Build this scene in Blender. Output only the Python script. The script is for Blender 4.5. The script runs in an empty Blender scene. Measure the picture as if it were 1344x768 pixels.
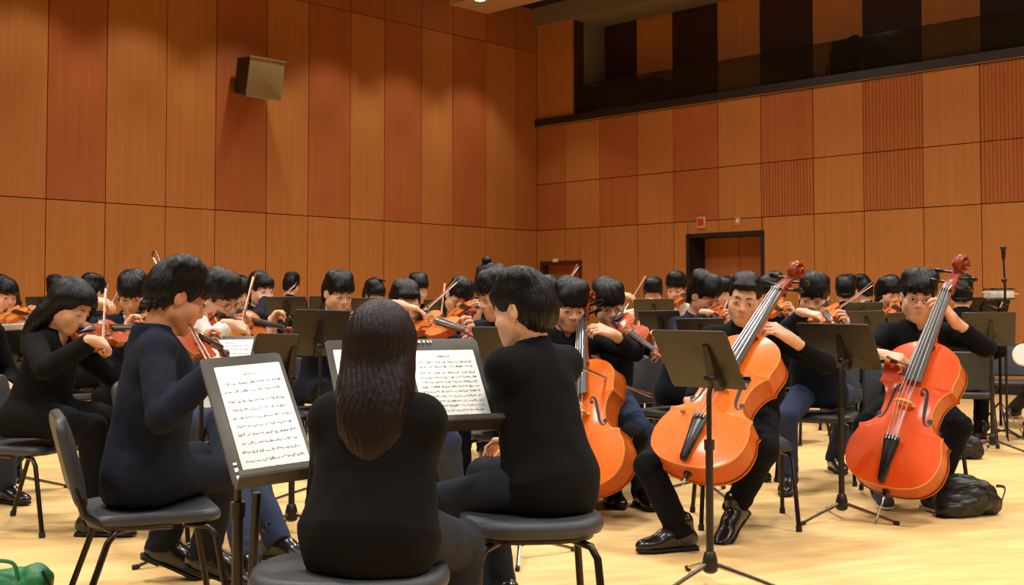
import bpy, math, random
import numpy as np
from mathutils import Matrix, Vector

random.seed(7); RNG = np.random.default_rng(7)
C = bpy.context.scene.collection
R = math.radians

def V(*a): return np.array(a, float)
def nrm(v):
    v = np.asarray(v, float); n = np.linalg.norm(v)
    return v / n if n > 1e-9 else v
def lerp(a, b, t): return np.asarray(a, float) * (1 - t) + np.asarray(b, float) * t
ZUP = V(0, 0, 1)

# ------------------------------------------------------------------ camera model (measured from the photograph)
FPX = 1549.0; CAMH = 1.10; PITCH = R(2.2); HORIZ = 400.0
PY0 = HORIZ - FPX * math.tan(PITCH)
CAM = V(0, 0, CAMH)
_fw = V(0, math.cos(PITCH), math.sin(PITCH)); _up = V(0, -math.sin(PITCH), math.cos(PITCH)); _rt = V(1, 0, 0)
def ray(px, py): return _fw + (px - 672) / FPX * _rt - (py - PY0) / FPX * _up
def at(px, py, D):
    d = ray(px, py); return CAM + d * (D / d[1])
def floor_at(px, py):
    d = ray(px, py); return CAM + d * (-CAMH / d[2])
def on_plane(px, py, p0, n):
    d = ray(px, py); return CAM + d * (np.dot(p0 - CAM, n) / np.dot(d, n))
def pxm(D): return FPX / D
def seg_px(a, b, D, length, sign):
    """A straight thing of known length seen from pixel a to pixel b, its first end at distance D."""
    A = at(a[0], a[1], D); B = at(b[0], b[1], D); d = B - A; l = np.linalg.norm(d)
    if l >= length * 0.98: return A, nrm(d)
    dy = math.sqrt(length ** 2 - l ** 2)
    for _ in range(6):
        B = at(b[0], b[1], D + sign * dy); q = B - A; q[1] = 0
        l = np.linalg.norm(q); dy = math.sqrt(max(length ** 2 - l * l, 0))
    return A, nrm(at(b[0], b[1], D + sign * dy) - A)
def face(yaw): return V(math.sin(R(yaw)), -math.cos(R(yaw)), 0)   # 0 looks at the camera, 90 to the right, 180 away

# ------------------------------------------------------------------ materials
def _new(name):
    m = bpy.data.materials.new(name); m.use_nodes = True
    nt = m.node_tree; b = nt.nodes['Principled BSDF']
    return m, nt, b
def srgb(r, g, b):
    f = lambda c: (c / 12.92 if c <= 0.04045 else ((c + 0.055) / 1.055) ** 2.4)
    return (f(r / 255), f(g / 255), f(b / 255), 1)
def mat(name, col, rough=0.5, metal=0.0, spec=0.5, coat=0.0, bump=None, vary=None, sheen=0.0):
    m, nt, b = _new(name)
    b.inputs['Base Color'].default_value = col
    b.inputs['Roughness'].default_value = rough
    b.inputs['Metallic'].default_value = metal
    b.inputs['Specular IOR Level'].default_value = spec
    b.inputs['Coat Weight'].default_value = coat
    b.inputs['Coat Roughness'].default_value = 0.08
    if sheen: b.inputs['Sheen Weight'].default_value = sheen
    if bump or vary:
        tc = nt.nodes.new('ShaderNodeTexCoord')
        if bump:
            n = nt.nodes.new('ShaderNodeTexNoise'); n.inputs['Scale'].default_value = bump[0]; n.inputs['Detail'].default_value = 4
            bp = nt.nodes.new('ShaderNodeBump'); bp.inputs['Strength'].default_value = bump[1]; bp.inputs['Distance'].default_value = 0.004
            nt.links.new(tc.outputs['Object'], n.inputs['Vector']); nt.links.new(n.outputs['Fac'], bp.inputs['Height'])
            nt.links.new(bp.outputs['Normal'], b.inputs['Normal'])
        if vary:
            n2 = nt.nodes.new('ShaderNodeTexNoise'); n2.inputs['Scale'].default_value = vary[0]; n2.inputs['Detail'].default_value = 5
            mp = nt.nodes.new('ShaderNodeMapping')
            if len(vary) > 2: mp.inputs['Scale'].default_value = vary[2]
            mr = nt.nodes.new('ShaderNodeMapRange'); mr.inputs['To Min'].default_value = 1 - vary[1]; mr.inputs['To Max'].default_value = 1 + vary[1]
            mx = nt.nodes.new('ShaderNodeMix'); mx.data_type = 'RGBA'; mx.blend_type = 'MULTIPLY'; mx.inputs[0].default_value = 1
            nt.links.new(tc.outputs['Object'], mp.inputs['Vector']); nt.links.new(mp.outputs['Vector'], n2.inputs['Vector'])
            nt.links.new(n2.outputs['Fac'], mr.inputs['Value']); nt.links.new(mr.outputs['Result'], mx.inputs[7])
            mx.inputs[6].default_value = col; nt.links.new(mx.outputs[2], b.inputs['Base Color'])
    return m

M = {}
def wood_panel(name, col, ribbed=False, axis=(1, 0, 0)):
    m, nt, b = _new(name)
    tc = nt.nodes.new('ShaderNodeTexCoord'); mp = nt.nodes.new('ShaderNodeMapping')
    mp.inputs['Rotation'].default_value = (0, 0, R(45)); mp.inputs['Scale'].default_value = (14, 14, 0.35)
    n = nt.nodes.new('ShaderNodeTexNoise'); n.inputs['Scale'].default_value = 1.6; n.inputs['Detail'].default_value = 6; n.inputs['Roughness'].default_value = 0.65
    mr = nt.nodes.new('ShaderNodeMapRange'); mr.inputs['From Min'].default_value = 0.25; mr.inputs['From Max'].default_value = 0.75
    mr.inputs['To Min'].default_value = 0.86; mr.inputs['To Max'].default_value = 1.12
    mx = nt.nodes.new('ShaderNodeMix'); mx.data_type = 'RGBA'; mx.blend_type = 'MULTIPLY'; mx.inputs[0].default_value = 1
    mx.inputs[6].default_value = col
    L = nt.links.new
    L(tc.outputs['Object'], mp.inputs['Vector']); L(mp.outputs['Vector'], n.inputs['Vector']); L(n.outputs['Fac'], mr.inputs['Value'])
    L(mr.outputs['Result'], mx.inputs[7]); L(mx.outputs[2], b.inputs['Base Color'])
    b.inputs['Roughness'].default_value = 0.62; b.inputs['Specular IOR Level'].default_value = 0.25
    if ribbed:
        dt = nt.nodes.new('ShaderNodeVectorMath'); dt.operation = 'DOT_PRODUCT'; dt.inputs[1].default_value = axis
        mu = nt.nodes.new('ShaderNodeMath'); mu.operation = 'MULTIPLY'; mu.inputs[1].default_value = 2 * math.pi / 0.05
        sn = nt.nodes.new('ShaderNodeMath'); sn.operation = 'SINE'
        bp = nt.nodes.new('ShaderNodeBump'); bp.inputs['Distance'].default_value = 0.02; bp.inputs['Strength'].default_value = 0.5
        L(tc.outputs['Object'], dt.inputs[0]); L(dt.outputs['Value'], mu.inputs[0]); L(mu.outputs[0], sn.inputs[0])
        L(sn.outputs[0], bp.inputs['Height']); L(bp.outputs['Normal'], b.inputs['Normal'])
        # narrow dark slots between the ribs
        gt = nt.nodes.new('ShaderNodeMapRange'); gt.inputs['From Min'].default_value = -1; gt.inputs['From Max'].default_value = -0.5
        gt.inputs['To Min'].default_value = 0.62; gt.inputs['To Max'].default_value = 1.0
        m2 = nt.nodes.new('ShaderNodeMix'); m2.data_type = 'RGBA'; m2.blend_type = 'MULTIPLY'; m2.inputs[0].default_value = 1
        L(sn.outputs[0], gt.inputs['Value']); L(mx.outputs[2], m2.inputs[6]); L(gt.outputs['Result'], m2.inputs[7]); L(m2.outputs[2], b.inputs['Base Color'])
    return m

def floor_mat():
    m, nt, b = _new('maple_floor')
    L = nt.links.new
    tc = nt.nodes.new('ShaderNodeTexCoord'); mp = nt.nodes.new('ShaderNodeMapping'); mp.inputs['Rotation'].default_value = (0, 0, R(-28))
    br = nt.nodes.new('ShaderNodeTexBrick'); br.offset = 0.37; br.inputs['Scale'].default_value = 1
    br.inputs['Brick Width'].default_value = 1.5; br.inputs['Row Height'].default_value = 0.075; br.inputs['Mortar Size'].default_value = 0.0014
    br.inputs['Color1'].default_value = srgb(231, 194, 134); br.inputs['Color2'].default_value = srgb(222, 181, 118); br.inputs['Mortar'].default_value = srgb(206, 164, 100)
    n = nt.nodes.new('ShaderNodeTexNoise'); n.inputs['Scale'].default_value = 1.0; n.inputs['Detail'].default_value = 6
    mp2 = nt.nodes.new('ShaderNodeMapping'); mp2.inputs['Rotation'].default_value = (0, 0, R(-28)); mp2.inputs['Scale'].default_value = (1.2, 16, 1)
    mr = nt.nodes.new('ShaderNodeMapRange'); mr.inputs['From Min'].default_value = 0.3; mr.inputs['From Max'].default_value = 0.7; mr.inputs['To Min'].default_value = 0.90; mr.inputs['To Max'].default_value = 1.07
    mx = nt.nodes.new('ShaderNodeMix'); mx.data_type = 'RGBA'; mx.blend_type = 'MULTIPLY'; mx.inputs[0].default_value = 1
    L(tc.outputs['Object'], mp.inputs['Vector']); L(mp.outputs['Vector'], br.inputs['Vector'])
    L(tc.outputs['Object'], mp2.inputs['Vector']); L(mp2.outputs['Vector'], n.inputs['Vector']); L(n.outputs['Fac'], mr.inputs['Value'])
    L(br.outputs['Color'], mx.inputs[6]); L(mr.outputs['Result'], mx.inputs[7]); L(mx.outputs[2], b.inputs['Base Color'])
    b.inputs['Roughness'].default_value = 0.45; b.inputs['Specular IOR Level'].default_value = 0.22
    return m

def hair_mat(name, col, rough=0.38):
    m, nt, b = _new(name); L = nt.links.new
    tc = nt.nodes.new('ShaderNodeTexCoord'); mp = nt.nodes.new('ShaderNodeMapping'); mp.inputs['Scale'].default_value = (1, 1, 0.12)
    n = nt.nodes.new('ShaderNodeTexNoise'); n.inputs['Scale'].default_value = 160; n.inputs['Detail'].default_value = 3
    bp = nt.nodes.new('ShaderNodeBump'); bp.inputs['Strength'].default_value = 0.7; bp.inputs['Distance'].default_value = 0.004
    L(tc.outputs['Object'], mp.inputs['Vector']); L(mp.outputs['Vector'], n.inputs['Vector']); L(n.outputs['Fac'], bp.inputs['Height']); L(bp.outputs['Normal'], b.inputs['Normal'])
    b.inputs['Base Color'].default_value = col; b.inputs['Roughness'].default_value = rough; b.inputs['Specular IOR Level'].default_value = 0.22
    return m

def glass_mat(name, col, alpha):
    m, nt, b = _new(name)
    b.inputs['Base Color'].default_value = col; b.inputs['Roughness'].default_value = 0.05; b.inputs['Alpha'].default_value = alpha
    return m
def emit_mat(name, col, s):
    m, nt, b = _new(name)
    b.inputs['Base Color'].default_value = col; b.inputs['Emission Color'].default_value = col; b.inputs['Emission Strength'].default_value = s
    return m

# ------------------------------------------------------------------ mesh builder
class MB:
    def __init__(s): s.v = []; s.f = []; s.m = []; s.sm = []; s.n = 0
    def raw(s, verts, faces, mi=0, smooth=True):
        verts = np.asarray(verts, float).reshape(-1, 3)
        s.v.append(verts)
        for f in faces: s.f.append([int(i) + s.n for i in f]); s.m.append(mi); s.sm.append(smooth)
        s.n += len(verts); return s
    def loft(s, rings, caps=True, closed=True, mi=0, smooth=True):
        rings = [np.asarray(r, float) for r in rings]; k = len(rings[0]); F = []
        for i in range(len(rings) - 1):
            for j in range(k if closed else k - 1):
                a = i * k + j; b = i * k + (j + 1) % k
                F.append((a, b, b + k, a + k))
        if caps and closed:
            F.append(tuple(range(k))[::-1]); F.append(tuple((len(rings) - 1) * k + j for j in range(k)))
        return s.raw(np.concatenate(rings), F, mi, smooth)
    def tube(s, pts, rad, seg=8, caps=True, mi=0, flat=1.0, ref=None, smooth=True):
        pts = [np.asarray(p, float) for p in pts]; n = len(pts)
        rad = [rad] * n if np.isscalar(rad) else list(rad)
        tang = [nrm(pts[min(i + 1, n - 1)] - pts[max(i - 1, 0)]) for i in range(n)]
        r0 = V(0, 0, 1) if ref is None else np.asarray(ref, float)
        if abs(np.dot(r0, tang[0])) > 0.95: r0 = V(1, 0, 0)
        u = nrm(r0 - tang[0] * np.dot(r0, tang[0])); rings = []
        for i in range(n):
            u = nrm(u - tang[i] * np.dot(u, tang[i])); w = np.cross(tang[i], u)
            rings.append([pts[i] + rad[i] * (math.cos(a) * u + flat * math.sin(a) * w) for a in np.linspace(0, 2 * math.pi, seg, endpoint=False)])
        return s.loft(rings, caps, True, mi, smooth)
    def slab(s, outline, t, o, u, v, n, bev=0.004, mi=0, curve=0.0):
        """Rounded plate: outline [(a,b)] counter-clockwise in the plane u,v, thickness t along n (centred)."""
        o, u, v, n = [np.asarray(x, float) for x in (o, u, v, n)]
        P = np.asarray(outline, float); c = P.mean(0); b = min(bev, t * 0.49); rings = []
        ext = np.abs(P - c).max()
        for inset, h in ((b, -t / 2), (b * 0.3, -t / 2 + b * 0.3), (0, -t / 2 + b), (0, t / 2 - b), (b * 0.3, t / 2 - b * 0.3), (b, t / 2)):
            Q = c + (P - c) * (1 - inset / max(ext, 1e-6))
            rings.append([o + q[0] * u + q[1] * v + (h + curve * q[0] * q[0]) * n for q in Q])
        if curve == 0: return s.loft(rings, True, True, mi, True)
        k = len(P); base = s.n
        s.loft(rings, False, True, mi, True)
        for top, hh in ((0, -t / 2), (1, t / 2)):   # curved caps as strips towards the middle line
            Q = c + (P - c) * (1 - b / max(ext, 1e-6)); rr = []
            for f in (1.0, 0.66, 0.33, 0.02):
                q2 = c + (Q - c) * f
                rr.append([o + q[0] * u + q[1] * v + (hh + curve * q[0] * q[0]) * n for q in q2])
            if top == 0: rr = [r[::-1] for r in rr]
            s.loft(rr, False, True, mi, True)
        return s
    def box(s, c, h, X=(1, 0, 0), Y=(0, 1, 0), Z=(0, 0, 1), bev=0.0, mi=0):
        X, Y, Z = [np.asarray(a, float) for a in (X, Y, Z)]
        if bev <= 0:
            vs = [np.asarray(c, float) + sx * h[0] * X + sy * h[1] * Y + sz * h[2] * Z for sz in (-1, 1) for sx, sy in ((-1, -1), (1, -1), (1, 1), (-1, 1))]
            return s.raw(vs, [(3, 2, 1, 0), (4, 5, 6, 7), (0, 1, 5, 4), (1, 2, 6, 5), (2, 3, 7, 6), (3, 0, 4, 7)], mi, False)
        return s.slab(rrect(h[0], h[1], bev, 3), 2 * h[2], c, X, Y, Z, bev, mi)
    def ball(s, c, r, Rm=None, seg=16, rings=10, mi=0):
        Rm = np.eye(3) if Rm is None else np.asarray(Rm); r = V(r, r, r) if np.isscalar(r) else np.asarray(r, float)
        L = []
        for i in range(1, rings):
            a = math.pi * i / rings
            L.append([np.asarray(c, float) + Rm @ (r * V(math.sin(a) * math.cos(b), math.sin(a) * math.sin(b), -math.cos(a))) for b in np.linspace(0, 2 * math.pi, seg, endpoint=False)])
        return s.loft(L, True, True, mi, True)
    def lathe(s, prof, o=(0, 0, 0), X=(1, 0, 0), Y=(0, 1, 0), Z=(0, 0, 1), seg=24, mi=0):
        o, X, Y, Z = [np.asarray(a, float) for a in (o, X, Y, Z)]
        return s.loft([[o + r * (math.cos(a) * X + math.sin(a) * Y) + z * Z for a in np.linspace(0, 2 * math.pi, seg, endpoint=False)] for r, z in prof], True, True, mi, True)
    def build(s, name, mats, parent=None, off=None, auto=True):
        me = bpy.data.meshes.new(name); vv = np.concatenate(s.v) if s.v else np.zeros((0, 3))
        if off is not None: vv = vv - np.asarray(off)
        me.from_pydata(vv.tolist(), [], s.f)
        for m in (mats if isinstance(mats, (list, tuple)) else [mats]): me.materials.append(m)
        me.polygons.foreach_set('material_index', s.m); me.polygons.foreach_set('use_smooth', s.sm); me.update()
        if auto:
            try: me.set_sharp_from_angle(angle=R(45))
            except Exception: pass
        return link(name, me, parent)

def rrect(a, b, r, k=4):
    pts = []
    for cx, cy, s in ((a - r, b - r, 0), (-a + r, b - r, 90), (-a + r, -b + r, 180), (a - r, -b + r, 270)):
        for i in range(k + 1):
            t = R(s + 90 * i / k); pts.append((cx + r * math.cos(t), cy + r * math.sin(t)))
    return pts
def link(name, me, parent=None):
    o = bpy.data.objects.new(name, me); C.objects.link(o)
    if parent is not None: o.parent = parent
    return o
def tag(o, label, cat, group=None, kind=None):
    o['label'] = label; o['category'] = cat
    if group: o['group'] = group
    if kind: o['kind'] = kind
    return o
def empty(name, loc=(0, 0, 0), yaw=0):
    o = bpy.data.objects.new(name, None); C.objects.link(o); o.location = tuple(loc); o.rotation_euler = (0, 0, R(yaw)); o.empty_display_size = 0.1
    return o
def structure(o): o['kind'] = 'structure'; return o
def copy_tree(o, parent=None):
    c = o.copy(); C.objects.link(c)
    if parent is not None: c.parent = parent
    for ch in [x for x in o.children]: copy_tree(ch, c)
    return c
def set_frame(o, loc, X, Y, Z, s=1.0):
    m = Matrix.Identity(4)
    for i in range(3):
        m[i][0] = X[i] * s; m[i][1] = Y[i] * s; m[i][2] = Z[i] * s; m[i][3] = loc[i]
    o.matrix_world = m; o.matrix_basis = m

# ------------------------------------------------------------------ distance-field mesher (blended limbs, cloth and hair)
def cone(a, b, ra, rb=None, flat=False):
    a = np.asarray(a, float); b = np.asarray(b, float); rb = ra if rb is None else rb
    ab = b - a; L2 = max(float(ab @ ab), 1e-12); L = math.sqrt(L2)
    def f(p):
        q = p - a; t = (q @ ab) / L2; tc = np.clip(t, 0, 1)
        if flat: tu = np.maximum(t, 0); d = np.linalg.norm(q - tu[:, None] * ab, axis=1) - (ra + (rb - ra) * tc); return np.maximum(d, (t - 1) * L)
        return np.linalg.norm(q - tc[:, None] * ab, axis=1) - (ra + (rb - ra) * tc)
    r = max(ra, rb); return f, np.minimum(a, b) - r, np.maximum(a, b) + r
def ell(c, r, Rm=None):
    c = np.asarray(c, float); r = np.asarray(r, float); Rm = np.eye(3) if Rm is None else np.asarray(Rm)
    def f(p):
        q = (p - c) @ Rm; k0 = np.linalg.norm(q / r, axis=1); k1 = np.linalg.norm(q / (r * r), axis=1)
        return k0 * (k0 - 1) / np.maximum(k1, 1e-9)
    e = np.sqrt(((Rm * r) ** 2).sum(1)); return f, c - e, c + e
def econe(a, b, ra, rb, dax, ratio, flat=False):
    '''Limb or trunk of elliptical section: thinner by ratio along the direction dax.'''
    a = np.asarray(a, float); dax = nrm(dax); g = 1 / ratio - 1; sc = lambda p: p + (p - a) @ dax[:, None] * g * dax
    f0, lo, hi = cone(a, a + (np.asarray(b, float) - a) + np.dot(np.asarray(b, float) - a, dax) * g * dax, ra, rb, flat)
    r = max(ra, rb); return (lambda p: f0(sc(p)) * ratio), np.minimum(a, b) - r, np.maximum(a, b) + r
def rbox(c, h, rr, Rm=None):
    c = np.asarray(c, float); h = np.asarray(h, float) - rr; Rm = np.eye(3) if Rm is None else np.asarray(Rm)
    def f(p):
        q = np.abs((p - c) @ Rm) - h
        return np.linalg.norm(np.maximum(q, 0), axis=1) + np.minimum(q.max(1), 0) - rr
    e = np.abs(Rm) @ (h + rr); return f, c - e, c + e
def half(p0, n):      # inside where (p-p0).n < 0
    p0 = np.asarray(p0, float); n = nrm(n)
    return (lambda p: (p - p0) @ n), None, None

class Field:
    def __init__(s): s.ops = []; s.post = None
    def u(s, prim, k=0.015): s.ops.append(('u', prim, k)); return s
    def sub(s, prim, k=0.006): s.ops.append(('s', prim, k)); return s
    def inter(s, prim, k=0.004): s.ops.append(('i', prim, k)); return s
    def eval(s, p):
        d = np.full(len(p), 10.0)
        for op, (f, lo, hi), k in s.ops: d = comb(op, d, f(p), k)
        return d
    def mesh(s, h):
        lo = np.min([o[1][1] for o in s.ops if o[0] == 'u'], 0) - 0.02; hi = np.max([o[1][2] for o in s.ops if o[0] == 'u'], 0) + 0.02
        B = 8; bs = B * h; nb = np.ceil((hi - lo) / bs).astype(int)
        gi = np.stack(np.meshgrid(*[np.arange(n) for n in nb], indexing='ij'), -1).reshape(-1, 3)
        cen = lo + (gi + 0.5) * bs; hd = bs * 0.87
        d = np.full(len(cen), 10.0); per = []
        for op, (f, a, b), k in s.ops:
            x = f(cen); per.append(x); d = comb(op, d, x, k)
        keep = np.abs(d) < hd * 1.6 + 0.02
        gi = gi[keep]; per = [x[keep] for x in per]; n = len(gi)
        l = np.arange(B + 1); loc = np.stack(np.meshgrid(l, l, l, indexing='ij'), -1).reshape(-1, 3)
        NP = len(loc); D = np.full((n, NP), 10.0); base = lo + gi * bs
        for (op, (f, a, b), k), x in zip(s.ops, per):
            idx = np.nonzero(x < hd * 1.7 + k + 0.012)[0] if op != 'i' else np.arange(n)
            if len(idx) == 0: continue
            P = (base[idx][:, None, :] + loc[None] * h).reshape(-1, 3)
            D[idx] = comb(op, D[idx].reshape(-1), f(P), k).reshape(len(idx), NP)
        if s.post is not None:
            near = np.abs(D) < 0.03; bi, pi = np.nonzero(near)
            D[bi, pi] += s.post(base[bi] + loc[pi] * h)
        D = D.reshape(n, B + 1, B + 1, B + 1); ins = D < 0
        cnt = np.zeros((n, B, B, B), int)
        for dx in (0, 1):
            for dy in (0, 1):
                for dz in (0, 1): cnt += ins[:, dx:dx + B, dy:dy + B, dz:dz + B]
        act = (cnt > 0) & (cnt < 8); ci = np.stack(np.nonzero(act), -1)
        if len(ci) == 0: return np.zeros((0, 3)), np.zeros((0, 4), int)
        dim = nb * B + 2
        key = lambda g: (g[..., 0] * dim[1] + g[..., 1]) * dim[2] + g[..., 2]
        g = gi[ci[:, 0]] * B + ci[:, 1:]; keys = key(g); order = np.argsort(keys); keys = keys[order]; g = g[order]; ci = ci[order]
        acc = np.zeros((len(ci), 3)); w = np.zeros(len(ci))
        corner = lambda o: D[ci[:, 0], ci[:, 1] + o[0], ci[:, 2] + o[1], ci[:, 3] + o[2]]
        vals = {o: corner(o) for o in [(x, y, z) for x in (0, 1) for y in (0, 1) for z in (0, 1)]}
        for ax in range(3):
            for o in vals:
                if o[ax] == 1: continue
                q = list(o); q[ax] = 1; a = vals[o]; b = vals[tuple(q)]; c = (a < 0) != (b < 0)
                t = np.where(c, a / np.where(c, a - b, 1), 0); pt = np.tile(np.array(o, float), (len(ci), 1)); pt[:, ax] = t
                acc += pt * c[:, None]; w += c
        verts = lo + (g + acc / w[:, None]) * h
        quads = []
        for ax in range(3):
            sl0 = [slice(None), slice(0, B), slice(0, B), slice(0, B)]; sl1 = list(sl0); sl1[ax + 1] = slice(1, B + 1)
            a = ins[tuple(sl0)]; b = ins[tuple(sl1)]; e = np.stack(np.nonzero(a != b), -1)
            if len(e) == 0: continue
            ge = gi[e[:, 0]] * B + e[:, 1:]; inside = a[tuple(e.T)]
            o1, o2 = [(1, 2), (2, 0), (0, 1)][ax]; q = []; ok = np.ones(len(e), bool)
            for s1, s2 in ((-1, -1), (0, -1), (0, 0), (-1, 0)):
                gg = ge.copy(); gg[:, o1] += s1; gg[:, o2] += s2; kk = key(gg); ix = np.searchsorted(keys, kk); ix = np.minimum(ix, len(keys) - 1)
                ok &= keys[ix] == kk; q.append(ix)
            q = np.stack(q, -1); q = np.where(inside[:, None], q, q[:, ::-1]); quads.append(q[ok])
        Qd = np.concatenate(quads)
        # close any pinholes left where blocks meet
        E = np.concatenate([Qd[:, [0, 1]], Qd[:, [1, 2]], Qd[:, [2, 3]], Qd[:, [3, 0]]]); nv = len(verts)
        kf = E[:, 0] * nv + E[:, 1]; kb = E[:, 1] * nv + E[:, 0]; open_ = E[~np.isin(kf, kb)]; extra = []
        if 0 < len(open_) < 3000:
            nx = {int(b): int(a) for a, b in open_}
            while nx:
                st = next(iter(nx)); lp = [st]; cur = nx.pop(st)
                while cur != st and cur in nx and len(lp) < 60: lp.append(cur); cur = nx.pop(cur)
                if cur == st and len(lp) >= 3: extra.append(lp)
        return verts, [tuple(q) for q in Qd.tolist()] + extra
def comb(op, d, x, k):
    if op == 'u':
        hh = np.clip(0.5 + 0.5 * (x - d) / k, 0, 1); return x + (d - x) * hh - k * hh * (1 - hh)
    x2 = -x if op == 's' else x
    hh = np.clip(0.5 - 0.5 * (x2 - d) / k, 0, 1); return x2 + (d - x2) * hh + k * hh * (1 - hh)
def relax(v, q, it=2, f=0.5):
    for _ in range(it):
        acc = np.zeros_like(v); cnt = np.zeros(len(v))
        for a, b in ((0, 1), (1, 2), (2, 3), (3, 0)):
            np.add.at(acc, q[:, a], v[q[:, b]]); np.add.at(acc, q[:, b], v[q[:, a]])
            np.add.at(cnt, q[:, a], 1); np.add.at(cnt, q[:, b], 1)
        v = v * (1 - f) + f * acc / np.maximum(cnt, 1)[:, None]
    return v
def wrinkle(seed, amp, lam=(0.035, 0.11), n=6, flat=1.0):
    r = np.random.default_rng(seed); W = []
    for _ in range(n):
        d = r.normal(size=3); d[2] *= flat; d = nrm(d); l = r.uniform(*lam); d2 = nrm(r.normal(size=3))
        W.append((d * 2 * math.pi / l, r.uniform(0, 6.28), d2 * 2 * math.pi / 0.22, r.uniform(0.5, 1.6), l / lam[1]))
    def f(p):
        o = np.zeros(len(p))
        for a, ph, b, m, s in W: o += s * np.sin(p @ a + ph + m * np.sin(p @ b))
        return amp * o / math.sqrt(n)
    return f
# ------------------------------------------------------------------ palette
M['light'] = wood_panel('veneer_light', srgb(182, 116, 58))
M['dark'] = wood_panel('veneer_dark', srgb(171, 95, 49))
M['mid'] = wood_panel('veneer_mid', srgb(174, 103, 52))
M['top'] = wood_panel('veneer_top_band', srgb(166, 97, 52))
M['floor'] = floor_mat()
M['groove'] = mat('panel_joint', srgb(70, 32, 14), 0.8)
M['black_paint'] = mat('black_paint', srgb(22, 20, 19), 0.6)
M['ceil'] = mat('ceiling_black', srgb(30, 28, 27), 0.9)
M['beam'] = mat('beam_beige', srgb(196, 160, 122), 0.7)
M['soffit'] = mat('grey_plaster', srgb(128, 112, 94), 0.8)
M['slab'] = mat('balcony_edge', srgb(34, 26, 22), 0.5)
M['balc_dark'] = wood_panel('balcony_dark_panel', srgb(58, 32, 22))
M['balc_floor'] = mat('balcony_carpet', srgb(40, 30, 26), 0.9)
M['glass'] = glass_mat('smoked_glass', srgb(34, 29, 16), 0.5)
M['steel'] = mat('dark_steel', srgb(46, 44, 42), 0.4, 0.7)
M['chrome'] = mat('chrome', srgb(190, 186, 180), 0.22, 1.0)
M['stand'] = mat('stand_paint', srgb(64, 59, 52), 0.40, 0.40, 0.5, bump=(220, 0.05))
M['stand_dark'] = mat('stand_tube', srgb(44, 38, 32), 0.38, 0.4)
M['vinyl'] = mat('charcoal_vinyl', srgb(50, 52, 57), 0.48, bump=(400, 0.15))
M['leg_steel'] = mat('chair_leg_steel', srgb(52, 44, 38), 0.3, 0.75)
M['rubber'] = mat('rubber', srgb(24, 24, 24), 0.7)
M['paper'] = mat('paper', srgb(250, 249, 246), 0.7)
M['ink'] = mat('ink', srgb(112, 108, 106), 0.8)
M['white_plastic'] = mat('white_plastic', srgb(228, 224, 216), 0.5)

# ------------------------------------------------------------------ the hall: two wood-panelled walls meeting in the far corner
CORN = at(705, 303, 20.0); CORN[2] = 0
dL = nrm(V(-1523, -1549, 0)); dR = nrm(V(1576, -1549, 0))         # along the walls, away from the corner
nL = V(-dL[1], dL[0], 0); nL = nL if np.dot(nL, -CORN) > 0 else -nL   # into the room
nR = V(-dR[1], dR[0], 0); nR = nR if np.dot(nR, -CORN) > 0 else -nR
M['dark_rib'] = wood_panel('veneer_dark_ribbed', srgb(180, 102, 52), True, tuple(dR))
def along(px, py, dirn, n): return float(np.dot(on_plane(px, py, CORN, n) - CORN, dirn))
def hgt(px, py, n): return float(on_plane(px, py, CORN, n)[2])
Z1 = hgt(705, 303, nL)                       # top of the plinth panels
ZC = hgt(705, 36, nL)                        # ceiling
ZT = hgt(553, 36, nL)                        # lower edge of the plain top band of the left wall
ZM = hgt(705, 243, nR); ZB = hgt(705, 166, nR)   # middle seam, balcony edge
WL = 27.0
G = 0.006
def wall_mesh(name, dirn, n, cells, mats, thick=0.25, backs=None):
    """cells (s0, s1, z0, z1, material index): every panel stands G proud of a dark backing so that its joints are real gaps."""
    mb = MB(); X = dirn; o = CORN
    for s0, s1, z0, z1, mi in cells:
        mb.box(o + X * (s0 + s1) / 2 + ZUP * (z0 + z1) / 2 - n * 0.02, ((s1 - s0) / 2 - G, 0.02, (z1 - z0) / 2 - G), X, n, ZUP, 0, mi)
    for s0, s1, z0, z1 in backs:
        mb.box(o + X * (s0 + s1) / 2 + ZUP * (z0 + z1) / 2 - n * (thick / 2 + 0.024), ((s1 - s0) / 2, thick / 2, (z1 - z0) / 2), X, n, ZUP, 0, len(mats) - 1)
    return structure(mb.build(name, mats, None))
# left wall
xs = [705, 677, 638, 594, 553, 504, 459, 404, 349, 282, 217, 138, 60]
ss = [0.0] + [along(x, 285, dL, nL) for x in xs[1:]]
w = ss[-1] - ss[-2]
while ss[-1] < WL: ss.append(ss[-1] + w)
cols = [2, 0, 1, 0, 1, 0, 1, 0, 1, 0, 0, 1, 0, 1, 0, 1, 0, 1, 0, 0, 1, 0, 1, 0, 1, 0, 1]  # first panel takes the mid tone as painted corner shade
cells = []
for i in range(len(ss) - 1):
    cells.append((ss[i], ss[i + 1], 0.10, Z1, 0)); cells.append((ss[i], ss[i + 1], Z1, ZT, cols[i % len(cols)])); cells.append((ss[i], ss[i + 1], ZT, ZC + 0.3, 3))
wall_mesh('wall_left', dL, nL, cells, [M['light'], M['dark'], M['mid'], M['top'], M['groove']], backs=[(-0.3, ss[-1], 0, ZC + 0.3)])
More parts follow.
